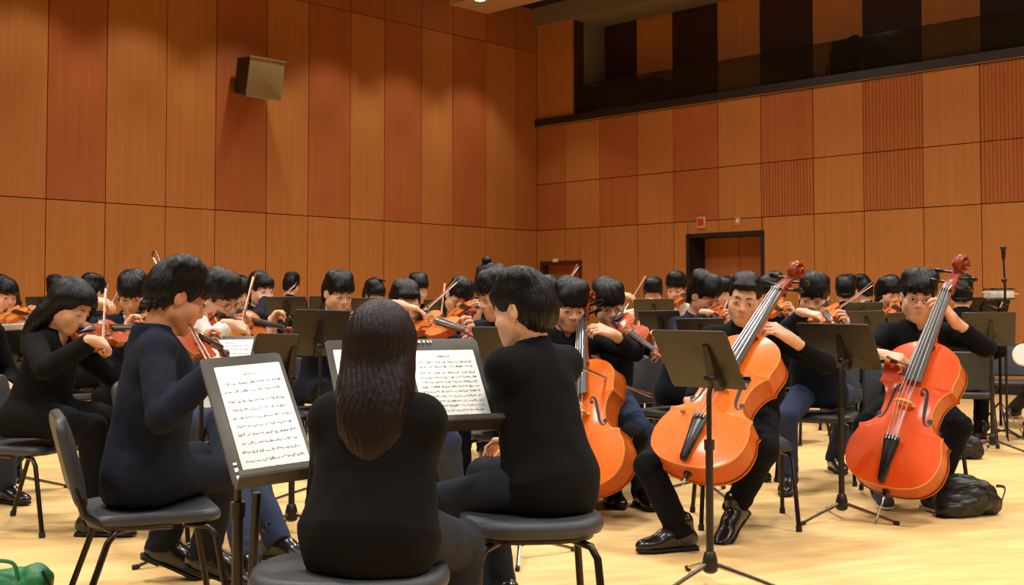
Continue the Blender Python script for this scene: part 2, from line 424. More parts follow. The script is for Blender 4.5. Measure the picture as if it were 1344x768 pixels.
# right wall, with two door openings
xr = [705, 742, 787, 837, 884, 943, 999, 1068, 1134, 1212, 1288]
sr = [0.0] + [along(x, 262, dR, nR) for x in xr[1:]]
w = sr[-1] - sr[-3]
k = 0
while sr[-1] < WL:
    sr.append(sr[-1] + w / 2)
midc = [1, 0, 1, 0, 1, 0, 4, 0, 4, 0, 4, 0]; upc = [2, 0, 1, 0, 1, 0, 1, 0, 4, 0, 4, 0]
d1 = (along(711, 345, dR, nR), along(762, 345, dR, nR), hgt(762, 344, nR))
d2 = (along(903, 330, dR, nR), along(1001, 330, dR, nR), hgt(1001, 305, nR))
cells = []
def cut(s0, s1, z0, z1, mi):
    for a, b, h in (d1, d2):
        if s0 < b and s1 > a and z0 < h:
            if s0 < a: cells.append((s0, a, z0, z1, mi))
            if s1 > b: cells.append((b, s1, z0, z1, mi))
            if z1 > h: cells.append((max(s0, a), min(s1, b), h, z1, mi))
            return
    cells.append((s0, s1, z0, z1, mi))
for i in range(len(sr) - 1):
    cut(sr[i], sr[i + 1], 0.10, Z1, 0); cells.append((sr[i], sr[i + 1], Z1, ZM, midc[i % 12])); cells.append((sr[i], sr[i + 1], ZM, ZB - 0.02, upc[i % 12]))
SB = along(752, 120, dR, nR)                   # the balcony opening starts here
cells.append((0, SB, ZB + 0.11, ZC + 0.3, 0))
ZS = hgt(800, 10, nR)
wall_mesh('wall_right', dR, nR, cells, [M['light'], M['dark'], M['mid'], M['top'], M['dark_rib'], M['groove']],
          backs=[(0, d1[0], 0, ZB - 0.02), (d1[0], d1[1], d1[2], ZB - 0.02), (d1[1], d2[0], 0, ZB - 0.02), (d2[0], d2[1], d2[2], ZB - 0.02), (d2[1], sr[-1], 0, ZB - 0.02), (0, SB, ZB - 0.02, ZC + 0.3)])
# baseboards
for nm, dirn, n, spans in (('left', dL, nL, [(0, WL)]), ('right', dR, nR, [(0, d1[0]), (d1[1], d2[0]), (d2[1], WL)])):
    mb = MB()
    for a, b in spans: mb.box(CORN + dirn * (a + b) / 2 + ZUP * 0.05 - n * 0.005, ((b - a) / 2, 0.012, 0.05), dirn, n, ZUP)
    structure(mb.build('baseboard_' + nm, M['black_paint']))
# doors in their recesses
def door(idx, d, split, dark):
    a, b, h = d; dep = 0.42 if dark else 0.16; W = b - a
    o = CORN + dR * (a + b) / 2 - nR * dep
    root = structure(empty('door_%d' % idx, o)); off = o
    mb = MB()
    for s in (-1, 1): mb.box(o + dR * s * (W / 2 + 0.0) + nR * (dep / 2 - 0.02) + ZUP * h / 2, (0.03, dep / 2 + 0.03, h / 2), dR, nR, ZUP)
    mb.box(o + nR * (dep / 2 - 0.02) + ZUP * (h + 0.0), (W / 2 + 0.03, dep / 2 + 0.03, 0.03), dR, nR, ZUP)
    mb.build('door_frame', M['black_paint'] if dark else M['groove'], root, off)
    n = 2; lw = W / n
    for i in range(n):
        mb = MB(); mb.box(o + dR * (-W / 2 + (i + 0.5) * lw) + ZUP * (h / 2), (lw / 2 - 0.004, 0.025, h / 2 - 0.01), dR, nR, ZUP, 0.004)
        lf = mb.build('door_leaf', M['mid'] if (dark or i == 1) else M['dark'], root, off)
        mb = MB(); hx = o + dR * (-W / 2 + (i + 0.5) * lw + (1 if i == 0 else -1) * (lw / 2 - 0.08)) + ZUP * 1.0 + nR * 0.06
        mb.tube([hx - ZUP * 0.15, hx + ZUP * 0.15], 0.012); mb.tube([hx - ZUP * 0.12, hx - ZUP * 0.12 - nR * 0.05], 0.008); mb.tube([hx + ZUP * 0.12, hx + ZUP * 0.12 - nR * 0.05], 0.008)
        mb.build('door_handle', M['steel'], lf, off)
    return root
door(1, d1, True, False); door(2, d2, False, True)
# balcony
BD = 0.85
ob = CORN - nR * 0.0
mb = MB(); mb.box(CORN + dR * (WL / 2) + ZUP * (ZB + 0.045) - nR * (BD / 2 - 0.03), (WL / 2, BD / 2 + 0.03, 0.06), dR, nR, ZUP)
structure(mb.build('floor_balcony', M['slab']))
mb = MB(); mb.box(CORN + dR * (WL / 2 + 0.02) + ZUP * (ZB - 0.008) + nR * 0.035, (WL / 2, 0.012, 0.012), dR, nR, ZUP)
structure(mb.build('trim_1', M['beam']))
PB = CORN - nR * BD
xb = [787, 837, 884, 943, 999, 1068, 1134, 1211, 1289]
mb = MB(); sbk = []
for x in xb: sbk.append(float(np.dot(on_plane(x, 70, PB, nR) - CORN, dR)))
w = (sbk[-1] - sbk[-3]) / 2
while sbk[-1] < WL + 3: sbk.append(sbk[-1] + w)
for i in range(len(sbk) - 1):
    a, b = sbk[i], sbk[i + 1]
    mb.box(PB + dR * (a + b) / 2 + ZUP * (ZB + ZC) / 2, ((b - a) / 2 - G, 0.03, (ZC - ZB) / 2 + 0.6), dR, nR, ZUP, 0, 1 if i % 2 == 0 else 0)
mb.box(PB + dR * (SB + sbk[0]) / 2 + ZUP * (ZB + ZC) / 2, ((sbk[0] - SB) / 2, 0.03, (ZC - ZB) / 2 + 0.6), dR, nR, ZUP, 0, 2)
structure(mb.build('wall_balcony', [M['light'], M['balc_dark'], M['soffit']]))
mb = MB(); mb.box(CORN + dR * (SB - 0.1) - nR * (BD / 2 + 0.05) + ZUP * (ZB + ZC) / 2, (0.1, BD / 2 - 0.01, (ZC - ZB) / 2 + 0.4), dR, nR, ZUP)
structure(mb.build('wall_balcony_end', M['soffit']))
# grey soffit band over the balcony, and the ceiling
mb = MB(); mb.box(CORN + dR * (WL / 2) + ZUP * (ZC + 0.15) - nR * (BD / 2 - 0.1), (WL / 2, BD / 2, 0.16), dR, nR, ZUP)
structure(mb.build('ceiling_balcony', M['soffit']))
mb = MB(); cc = CORN + (dL + dR) * WL / 2; mb.box(cc + ZUP * (ZC + 0.40), (WL / 2 + 0.3, WL / 2 + 0.3, 0.08), dL, dR, ZUP)
structure(mb.build('ceiling', M['ceil']))
mb = MB(); mb.box(cc - ZUP * 0.05, (WL / 2 + 0.3, WL / 2 + 0.3, 0.05), dL, dR, ZUP)
structure(mb.build('floor', M['floor']))
for nm, dirn, org, nn in (('near_left', dR, CORN + dL * WL, dL), ('near_right', dL, CORN + dR * WL, dR)):
    mb = MB(); mb.box(org + dirn * WL / 2 + nn * 0.15 + ZUP * (ZC / 2 + 0.15), (WL / 2 + 0.3, 0.12, ZC / 2 + 0.15), dirn, nn, ZUP)
    structure(mb.build('wall_' + nm, M['light']))
# beige ceiling beam with a downlight
pb = [on_plane(x, y, V(0, 0, ZC + 0.02), ZUP) for x, y in ((600, 10), (664, 6))]
bdir = dR; bc = (pb[0] + pb[1]) / 2
mb = MB(); wv = abs(np.dot(pb[1] - pb[0], dL)) / 2
sL = float(np.dot(bc - CORN, dL))
mb.box(CORN + dL * sL + dR * WL / 2 + ZUP * (ZC + 0.17), (WL / 2, 0.42, 0.15), dR, dL, ZUP)
structure(mb.build('ceiling_beam', M['beam']))
mb = MB(); mb.box(CORN + dL * (sL - 0.52) + dR * WL / 2 + ZUP * (ZC + 0.20), (WL / 2, 0.10, 0.12), dR, dL, ZUP)  # solid dark strip, its colour stands in for the shadow gap beside the beam
structure(mb.build('beam_shade_strip', mat('beam_shadow_gap', srgb(60, 40, 34), 0.7)))
M['lamp'] = emit_mat('lamp_lens', (1, 0.95, 0.85, 1), 12)
LAMP = on_plane(630, -1, V(0, 0, ZC - 0.02), ZUP)
t = tag(empty('ceiling_downlight', LAMP), 'small round white downlight lit in the beige ceiling beam', 'light')
mb = MB(); mb.lathe([(0.001, 0.0), (0.105, 0.0), (0.115, 0.01), (0.105, 0.04), (0.001, 0.04)], LAMP); mb.build('housing', M['white_plastic'], t, LAMP)
mb = MB(); mb.ball(LAMP - ZUP * 0.004, (0.085, 0.085, 0.02)); mb.build('lens', M['lamp'], t, LAMP)
# balcony glass parapet
gt = [hgt(750, 113, nR)]; GH = gt[0] - (ZB + 0.105)
t = tag(empty('glass_balustrade', CORN + dR * SB + ZUP * (ZB + 0.105)), 'smoked glass balustrade along the balcony edge', 'railing'); off = CORN + dR * SB + ZUP * (ZB + 0.105)
s0 = SB + 0.05; pw = 2.0; s = s0
while s < WL - 0.1:
    e = min(s + pw, WL); mb = MB()
    mb.box(CORN + dR * (s + e) / 2 + ZUP * (ZB + 0.105 + GH / 2) - nR * 0.02, ((e - s) / 2 - 0.003, 0.006, GH / 2), dR, nR, ZUP); mb.build('glass_pane', M['glass'], t, off); s = e
mb = MB(); A = CORN + dR * s0 - nR * 0.02 + ZUP * (ZB + 0.105 + GH); mb.tube([A - ZUP * GH, A, A - nR * (BD - 0.1)], 0.018, 6); mb.build('handrail', M['steel'], t, off)
mb = MB(); mb.box(CORN + dR * s0 - nR * BD / 2 + ZUP * (ZB + 0.105 + GH / 2), (0.006, BD / 2 - 0.06, GH / 2), dR, nR, ZUP); mb.build('glass_pane', M['glass'], t, off)
# things kept on the balcony
p = on_plane(816, 152, CORN - nR * 0.45, nR); p[2] = ZB + 0.105
L = abs(float(np.dot(on_plane(862, 140, CORN - nR * 0.45, nR) - on_plane(762, 150, CORN - nR * 0.45, nR), dR)))
L -= 0.3; p = p + dR * 0.22
t = tag(empty('equipment_case', p), 'long dark equipment case with carry bars on the balcony floor', 'case')
mb = MB(); mb.box(p + ZUP * 0.26, (L / 2, 0.22, 0.15), dR, nR, ZUP, 0.02); mb.build('case_body', mat('case_grey', srgb(40, 42, 40), 0.6), t, p)
mb = MB(); mb.box(p + ZUP * 0.43, (L / 2 + 0.02, 0.24, 0.03), dR, nR, ZUP, 0.02); mb.build('lid', M['steel'], t, p)
mb = MB(); mb.box(p + ZUP * 0.06, (L / 2 - 0.1, 0.23, 0.045), dR, nR, ZUP, 0.01); mb.build('plinth', mat('pale_plinth', srgb(120, 116, 100), 0.6), t, p)
for sx in (-1, 1):
    mb = MB(); q = p + dR * sx * (L / 2 - 0.12) + nR * 0.12; mb.tube([q + ZUP * 0.45, q + ZUP * 0.56, q + dR * sx * 0.14 + ZUP * 0.54, q + dR * sx * 0.18 + ZUP * 0.30], 0.016, 6); mb.build('carry_bar', M['steel'], t, p)
p = on_plane(1110, 99, CORN - nR * 0.45, nR); p[2] = ZB + 0.105
hh = on_plane(1110, 52, CORN - nR * 0.45, nR)[2] - p[2]
t = tag(empty('covered_stack', p), 'tall black cloth-draped stack of chairs standing on the balcony', 'chairs')
f = Field(); f.u(rbox(p + ZUP * hh * 0.6, (0.16, 0.16, hh * 0.36), 0.06, np.stack([dR, nR, ZUP], 1)), 0.03); f.u(ell(p + ZUP * hh * 0.80 + dR * 0.13, (0.13, 0.14, 0.15)), 0.05); f.u(ell(p + ZUP * hh * 0.45 - dR * 0.12, (0.12, 0.16, 0.26)), 0.05)
f.post = wrinkle(3, 0.018, (0.1, 0.3)); v, q = f.mesh(0.02); mb = MB(); mb.raw(v, q); mb.build('drape', mat('black_cloth', srgb(14, 13, 13), 0.9), t, p)
for sx, sy in ((-1, -1), (1, -1), (1, 1), (-1, 1)):
    mb = MB(); q = p + dR * sx * 0.2 + nR * sy * 0.16; mb.tube([q, q + ZUP * hh * 0.35], 0.014, 6); mb.build('leg', M['steel'], t, p)
# loudspeaker hung on the left wall
sp = [along(x, y, dL, nL) for x, y in ((348, 90), (293, 110))]; zt = hgt(322, 80, nL); zb = hgt(322, 134, nL)
c = CORN + dL * (sp[0] + sp[1]) / 2 + ZUP * (zt + zb) / 2 + nL * 0.34
W2 = abs(sp[1] - sp[0]) / 2 * 0.86; H2 = (zt - zb) / 2 * 0.92
fz = nrm(nL * 0.95 - ZUP * 0.22 + dR * 0.25); fx = nrm(np.cross(ZUP, fz)); fy = np.cross(fz, fx)
t = tag(empty('wall_speaker', c), 'boxy grey loudspeaker bracketed high on the left wood wall', 'loudspeaker')
mb = MB(); mb.loft([[c + a * fx + b * fy + (-0.24) * fz for a, b in rrect(W2 * 0.72, H2 * 0.92, 0.02)], [c + a * fx + b * fy + 0.16 * fz for a, b in rrect(W2, H2, 0.02)]]); mb.build('cabinet', mat('speaker_shell', srgb(38, 34, 30), 0.6), t, c)
mb = MB(); mb.slab(rrect(W2 * 0.97, H2 * 0.97, 0.02), 0.02, c + fz * 0.17, fx, fy, fz, 0.006); mb.build('grille', mat('speaker_grille', srgb(150, 130, 98), 0.7, bump=(300, 0.5)), t, c)
mb = MB(); mb.box(c + fz * 0.165 + fy * H2, (W2, 0.02, 0.012), fx, fz, fy); mb.box(c + fz * 0.165 - fy * H2, (W2 * 0.96, 0.02, 0.012), fx, fz, fy); mb.build('edge_strip', mat('speaker_trim', srgb(150, 134, 110), 0.5), t, c)
mb = MB(); mb.tube([c - fz * 0.2, c - nL * 0.32], 0.03, 8); mb.box(c - nL * 0.325, (0.12, 0.012, 0.14), dL, nL, ZUP); mb.build('bracket', M['black_paint'], t, c)
# small red-and-white sign and white switch plate above the big door
p = on_plane(922, 292, CORN, nR) + nR * 0.025
t = tag(empty('alarm_sign', p), 'small red alarm box with white rim on wood wall above big door', 'sign')
mb = MB(); mb.box(p, (0.075, 0.025, 0.085), dR, nR, ZUP, 0.01); mb.build('housing', mat('sign_white', srgb(206, 160, 140), 0.5), t, p)
mb = MB(); mb.box(p + nR * 0.024, (0.055, 0.006, 0.055), dR, nR, ZUP, 0.004); mb.build('face_panel', mat('sign_red', srgb(190, 56, 40), 0.5), t, p)
p = on_plane(969, 290, CORN, nR) + nR * 0.01
t = tag(empty('switch_plate', p), 'pale switch plate on wood wall above the big door', 'switch')
mb = MB(); mb.box(p, (0.05, 0.01, 0.07), dR, nR, ZUP, 0.006); mb.build('plate', mat('plate_tan', srgb(190, 128, 84), 0.5), t, p)
mb = MB(); mb.box(p + nR * 0.011, (0.018, 0.005, 0.03), dR, nR, ZUP, 0.003); mb.build('rocker', M['white_plastic'], t, p)
p = on_plane(730, 342, CORN, nR) + nR * 0.01
t = tag(empty('door_closer', p), 'tiny pale fitting on wood wall above the small corner door', 'fitting')
mb = MB(); mb.box(p, (0.05, 0.03, 0.03), dR, nR, ZUP, 0.006); mb.build('closer_body', M['white_plastic'], t, p)
# ------------------------------------------------------------------ bowed instruments (one recipe, violin or cello proportions)
def varnish(name, a, b):
    m, nt, bs = _new(name); L = nt.links.new
    tc = nt.nodes.new('ShaderNodeTexCoord'); mp = nt.nodes.new('ShaderNodeMapping'); mp.inputs['Scale'].default_value = (38, 2.2, 6)
    n = nt.nodes.new('ShaderNodeTexNoise'); n.inputs['Scale'].default_value = 2.2; n.inputs['Detail'].default_value = 5
    cr = nt.nodes.new('ShaderNodeMix'); cr.data_type = 'RGBA'; cr.inputs[6].default_value = a; cr.inputs[7].default_value = b
    L(tc.outputs['Object'], mp.inputs['Vector']); L(mp.outputs['Vector'], n.inputs['Vector']); L(n.outputs['Fac'], cr.inputs[0]); L(cr.outputs[2], bs.inputs['Base Color'])
    bs.inputs['Roughness'].default_value = 0.42; bs.inputs['Specular IOR Level'].default_value = 0.25; bs.inputs['Coat Weight'].default_value = 0.22; bs.inputs['Coat Roughness'].default_value = 0.14
    return m
M['cello_orange'] = varnish('cello_varnish_orange', srgb(238, 116, 14), srgb(228, 98, 8))
M['cello_red'] = varnish('cello_varnish_red', srgb(222, 82, 6), srgb(212, 68, 4))
M['cello_rib'] = varnish('cello_rib_varnish', srgb(196, 96, 24), srgb(176, 76, 16))
M['violin_a'] = varnish('violin_varnish_amber', srgb(214, 116, 34), srgb(196, 94, 22))
M['violin_b'] = varnish('violin_varnish_red', srgb(186, 76, 20), srgb(160, 56, 12))
M['violin_c'] = varnish('violin_varnish_gold', srgb(216, 130, 48), srgb(196, 108, 34))
M['scroll'] = varnish('scroll_varnish', srgb(150, 56, 20), srgb(120, 40, 14))
M['ebony'] = mat('ebony', srgb(30, 26, 25), 0.3)
M['ebony_grey'] = mat('ebony_worn', srgb(74, 72, 74), 0.28)
M['maple'] = mat('bridge_maple', srgb(214, 160, 92), 0.5)
M['string'] = mat('steel_string', srgb(206, 200, 194), 0.3, 0.8)
M['purfling'] = mat('edge_line', srgb(232, 178, 104), 0.4)
M['stick'] = mat('bow_stick', srgb(146, 78, 40), 0.3)
M['stick_dark'] = mat('bow_stick_dark', srgb(70, 38, 24), 0.3)
M['horsehair'] = mat('bow_hair', srgb(238, 222, 198), 0.6)

def seg_curve(pts, n):
    pts = np.asarray(pts, float); t = np.linspace(0, 1, n); k = len(pts); out = []
    for x in t:
        f = x * (k - 1); i = min(int(f), k - 2); u = f - i
        p0 = pts[max(i - 1, 0)]; p1 = pts[i]; p2 = pts[i + 1]; p3 = pts[min(i + 2, k - 1)]
        out.append(0.5 * (2 * p1 + (p2 - p0) * u + (2 * p0 - 5 * p1 + 4 * p2 - p3) * u * u + (3 * p1 - p0 - 3 * p2 + p3) * u ** 3))
    return np.array(out)
LOWB = [(0.0, 0.0), (0.002, 0.22), (0.010, 0.42), (0.030, 0.64), (0.065, 0.81), (0.11, 0.925), (0.165, 0.985), (0.22, 1.0), (0.275, 0.975), (0.325, 0.915), (0.352, 0.893), (0.372, 0.915)]
MIDB = [(0.374, 0.905), (0.385, 0.79), (0.41, 0.665), (0.45, 0.575), (0.50, 0.538), (0.55, 0.535), (0.60, 0.565), (0.645, 0.635), (0.672, 0.72), (0.684, 0.79)]
UPB = [(0.686, 0.80), (0.70, 0.775), (0.73, 0.775), (0.78, 0.805), (0.83, 0.81), (0.88, 0.765), (0.925, 0.66), (0.96, 0.50), (0.985, 0.32), (0.996, 0.19), (1.0, 0.10)]
PROF = np.concatenate([seg_curve(LOWB, 30), seg_curve(MIDB, 20), seg_curve(UPB, 26)])
def half_w(y, wl): return wl * np.interp(y, PROF[:, 0], PROF[:, 1])

def instrument(L, wl, rib, arch, bow_scale, mats, cello, detail=1):
    """Parts as MB objects in local space: x across, y from the tail to the scroll, z out of the top plate."""
    P = []; zt = rib / 2; prof = PROF if detail else PROF[::2]
    if not detail: prof = np.concatenate([prof, PROF[-1:]])
    ns = 18 if detail else 10; S = np.linspace(-1, 1, ns + 1); S = np.sign(S) * np.abs(S) ** 0.8
    bump = lambda y: (1 - abs(2 * y - 1) ** 4)
    def topz(x, y):
        s = np.clip(abs(x) / max(half_w(y, wl), 1e-6), 0, 1); return zt + arch * bump(y) * (1 - s * s) ** 1.35
    def plate(sgn, mi_edge=1):
        mb = MB(); rows = []
        th = 0.006 * L / 0.36
        for y, w in prof:
            rows.append([(wl * w * s, y * L, sgn * (zt + th * 0.5 + arch * (1 if sgn > 0 else 0.75) * bump(y) * (1 - abs(s) ** 2) ** 1.35)) for s in S])
        k = len(S); F = []
        for i in range(len(rows) - 1):
            for j in range(k - 1):
                a = i * k + j; q = (a, a + 1, a + k + 1, a + k); F.append(q if sgn > 0 else q[::-1])
        mb.raw(np.concatenate([np.array(r) for r in rows]), F)
        # edge band of the plate
        rim = [r[0] for r in rows] + [r[-1] for r in rows[::-1]]; rim = np.array(rim)
        lo = rim.copy(); lo[:, 2] = sgn * (zt - th * 0.3); mid = rim.copy(); c = np.array([0, L / 2, 0]); mid[:, :2] *= 1.0
        out = mid.copy(); out[:, 2] = sgn * (zt + th * 0.1); out[:, 0] *= 1.006
        n = len(rim); V3 = np.concatenate([rim, out, lo]); F = []
        for a in range(2):
            for j in range(n):
                q = (a * n + j, a * n + (j + 1) % n, (a + 1) * n + (j + 1) % n, (a + 1) * n + j); F.append(q[::-1] if sgn > 0 else q)
        mb.raw(V3, F, 1); return mb
    P.append(('top_plate', plate(1), [mats['top'], M['purfling']])); P.append(('back_plate', plate(-1), [mats['rib'], mats['rib']]))
    mb = MB(); o = [(wl * w * 0.972, y * L * 0.992 + 0.004 * L) for y, w in prof]; o = o + [(-x, y) for x, y in o[::-1]]
    mb.loft([[(x, y, -zt) for x, y in o], [(x, y, zt) for x, y in o]], False); P.append(('ribs', mb, mats['rib']))
    nutY = L * (1.365 if not cello else 1.37); ft = 0.012 * L
    # neck and pegbox
    mb = MB(); r = []
    for y, wd, dp in ((0.955 * L, 0.058, rib * 0.9), (1.0 * L, 0.050, rib * 0.75), (1.04 * L, 0.044, 0.075 * L), (1.12 * L, 0.042, 0.062 * L), (nutY, 0.034, 0.054 * L)):
        ww = wd * L * 1.02; zt2 = zt + 0.02 * L + (0.03 * L) * (nutY - y) / (nutY - L * 0.955)
        r.append([(ww * math.cos(a), y, zt2 - (dp * math.sin(a) if a > 0 else 0)) for a in np.linspace(0, math.pi, 9)])
    mb.loft(r); P.append(('neck', mb, M['scroll'] if not cello else mats['rib']))
    mb = MB(); r = []
    for y, z, wd, dp in ((nutY - 0.005 * L, 0.022, 0.036, 0.062), (nutY + 0.05 * L, 0.014, 0.036, 0.064), (nutY + 0.12 * L, -0.012, 0.031, 0.058), (nutY + 0.19 * L, -0.048, 0.026, 0.048), (nutY + 0.225 * L, -0.062, 0.023, 0.040)):
        z0 = zt + z * L; r.append([(wd * L, y, z0), (wd * L * 0.45, y, z0 - 0.012 * L), (-wd * L * 0.45, y, z0 - 0.012 * L), (-wd * L, y, z0), (-wd * L, y, z0 - dp * L * 0.7), (-wd * L * 0.4, y, z0 - dp * L), (wd * L * 0.4, y, z0 - dp * L), (wd * L, y, z0 - dp * L * 0.7)])
    mb.loft(r)
    # scroll spiral
    cy, cz = nutY + 0.255 * L, zt - 0.070 * L; pts = []; rad = []
    for t in np.linspace(0, 1, 40 if detail else 22):
        a = math.pi * 1.05 - t * math.pi * 3.1; rr = L * (0.064 * (1 - t) + 0.016 * t); pts.append((0, cy + rr * math.cos(a) * 1.0, cz + rr * math.sin(a))); rad.append(L * (0.016 * (1 - t) + 0.010 * t))
    seg = 10; rings = []
    for i, p in enumerate(pts):
        a = math.pi * 1.05 - (i / (len(pts) - 1)) * math.pi * 3.1; er = V(0, math.cos(a), math.sin(a)); t = i / (len(pts) - 1); wx = L * (0.022 + 0.036 * t)
        rings.append([V(*p) + er * rad[i] * math.cos(b) + V(1, 0, 0) * wx * math.sin(b) for b in np.linspace(0, 2 * math.pi, seg, endpoint=False)])
    mb.loft(rings); mb.tube([(-0.058 * L, cy, cz), (0.058 * L, cy, cz)], 0.015 * L, 10)
    P.append(('scroll', mb, M['scroll']))
    # fingerboard
    hb = lambda y: zt + L * (0.022 + (0.085 - 0.022) * (nutY - y) / (nutY - 0.68 * L))
    mb = MB(); r = []
    for y in np.linspace(0.68 * L, nutY, 8):
        f = (nutY - y) / (nutY - 0.68 * L); wd = L * (0.034 + 0.027 * f); z = hb(y); up = [(wd * s, y, z + 0.010 * L * (1 - s * s) * 1.2) for s in np.linspace(1, -1, 9)]
        r.append(up + [(-wd, y, z - 0.012 * L), (wd, y, z - 0.012 * L)])
    mb.loft(r); P.append(('fingerboard', mb, M['ebony_grey'] if cello else M['ebony']))
    mb = MB(); mb.box((0, nutY, zt + 0.030 * L), (0.034 * L, 0.006 * L, 0.012 * L)); P.append(('nut', mb, M['ebony']))
    # bridge
    by = 0.53 * L; bt = zt + arch + 0.085 * L; bz0 = zt + arch * 0.97; mb = MB()
    bo = [(0.060, 0), (0.062, 0.012), (0.050, 0.028), (0.058, 0.05), (0.055, 0.07), (0.03, 0.088), (0, 0.094), (-0.03, 0.088), (-0.055, 0.07), (-0.058, 0.05), (-0.050, 0.028), (-0.062, 0.012), (-0.060, 0), (-0.035, 0), (-0.028, 0.018), (0, 0.03), (0.028, 0.018), (0.035, 0)]
    fr_ = [(x * L, by - 0.006 * L, bz0 + z * L) for x, z in bo]; bk = [(x * L, by + 0.006 * L, bz0 + z * L) for x, z in bo]
    n = len(bo); F = [(j, (j + 1) % n, n + (j + 1) % n, n + j) for j in range(n)]
    F += [tuple(range(n)), tuple(range(n, 2 * n))[::-1]]
    mb.raw(fr_ + bk, F, 0, False); P.append(('bridge', mb, M['maple']))
    # tailpiece
    mb = MB(); r = []
    for y, wd, z in ((0.015 * L, 0.020, 0.028), (0.03 * L, 0.028, 0.040), (0.16 * L, 0.036, 0.056), (0.27 * L, 0.050, 0.072), (0.292 * L, 0.052, 0.074), (0.30 * L, 0.046, 0.072)):
        zz = zt + arch * bump(y / L) * 0.7 + z * L * 0.75; r.append([(wd * L * math.cos(a), y, zz + (0.016 * L * math.sin(a) if math.sin(a) > 0 else 0.006 * L * math.sin(a))) for a in np.linspace(0, 2 * math.pi, 12, endpoint=False)])
    mb.loft(r); tz = r[-2][3][2]; P.append(('tailpiece', mb, M['ebony']))
    if detail:
        for i in range(4):
            x = (-0.030 + 0.02 * i) * L; mb = MB(); bx = (-0.040 + 0.0267 * i) * L
            pts = [(x, 0.285 * L, tz), (bx, by, bz0 + (0.094 - 0.012 * abs(i - 1.5)) * L + 0.002), ((-0.023 + 0.0153 * i) * L, nutY, zt + 0.044 * L), ((-0.015 + 0.01 * i) * L, nutY + (0.06 + 0.035 * (1.5 - abs(i - 1.5))) * L, zt - 0.004 * L)]
            mb.tube(pts, 0.0017 * (1.0 if cello else 0.45), 5); P.append(('string', mb, M['string']))
            if cello: mb = MB(); mb.tube([(x, 0.27 * L, tz + 0.006), (x, 0.30 * L, tz + 0.004)], 0.006, 6); P.append(('fine_tuner', mb, M['chrome']))
    for i in range(4):
        y = nutY + (0.045 + 0.045 * i) * L; z = zt - (0.018 + 0.012 * i) * L; s = 1 if i % 2 == 0 else -1; mb = MB()
        mb.tube([(-s * 0.045 * L, y, z), (s * 0.085 * L, y, z)], [0.007 * L, 0.009 * L], 8)
        mb.tube([(s * 0.08 * L, y, z), (s * 0.095 * L, y, z), (s * 0.125 * L, y, z), (s * 0.145 * L, y, z), (s * 0.15 * L, y, z)], [0.008 * L, 0.014 * L, 0.024 * L, 0.018 * L, 0.004 * L], 10, flat=0.5)
        P.append(('peg', mb, M['ebony']))
    # f-holes
    fh = seg_curve([(0.070, 0.618), (0.062, 0.640), (0.078, 0.660), (0.098, 0.640), (0.106, 0.590), (0.112, 0.535), (0.122, 0.470), (0.142, 0.432), (0.166, 0.440), (0.170, 0.470)], 30 if detail else 14)
    wf = np.interp(np.linspace(0, 1, len(fh)), [0, 0.15, 0.3, 0.5, 0.7, 0.85, 1], [0.003, 0.004, 0.008, 0.011, 0.008, 0.004, 0.003])
    sc = wl / 0.29 / L if not cello else wl / 0.29 / L
    for s in (1, -1):
        mb = MB(); L2 = []; R2 = []
        for i, (x, y) in enumerate(fh):
            d = nrm(fh[min(i + 1, len(fh) - 1)] - fh[max(i - 1, 0)]); nn = V(-d[1], d[0])
            for lst, sg in ((L2, 1), (R2, -1)):
                q = V(x, y) + sg * nn * wf[i]; X = q[0] * L * sc * 1.0 ; lst.append((s * X, q[1] * L, topz(X, q[1]) + 0.006 * L / 0.36 * 0.5 + 0.0012))
        n = len(fh); mb.raw(L2 + R2, [(i, i + 1, n + i + 1, n + i) for i in range(n - 1)])
        for (x, y), rr in (((0.074, 0.622), 0.013), ((0.160, 0.462), 0.017)):
            X = x * L * sc; z = topz(X, y) + 0.006 * L / 0.36 * 0.5 + 0.0013; k = 12
            mb.raw([(s * (X + rr * L * math.cos(a)), y * L + rr * L * math.sin(a), topz(X + rr * L * math.cos(a), y + rr * math.sin(a)) + 0.006 * L / 0.36 * 0.5 + 0.0013) for a in np.linspace(0, 2 * math.pi, k, endpoint=False)], [tuple(range(k))])
        P.append(('f_hole', mb, M['black_paint']))
    if cello:
        mb = MB(); mb.lathe([(0.001, 0.03), (0.022, 0.03), (0.02, 0), (0.013, -0.025), (0.001, -0.03)], (0, 0, 0), (1, 0, 0), (0, 0, -1), (0, 1, 0), 12); P.append(('end_button', mb, M['ebony']))
    else:
        mb = MB(); mb.ball((-0.045, 0.035, zt + 0.026), (0.042, 0.030, 0.008)); mb.tube([(-0.03, 0.004, zt + 0.02), (-0.03, 0.002, -zt - 0.004)], 0.006, 6); P.append(('chin_rest', mb, M['ebony']))
    return P, dict(zt=zt, nutY=nutY, hb=hb, by=by, bt=bz0 + 0.094 * L)

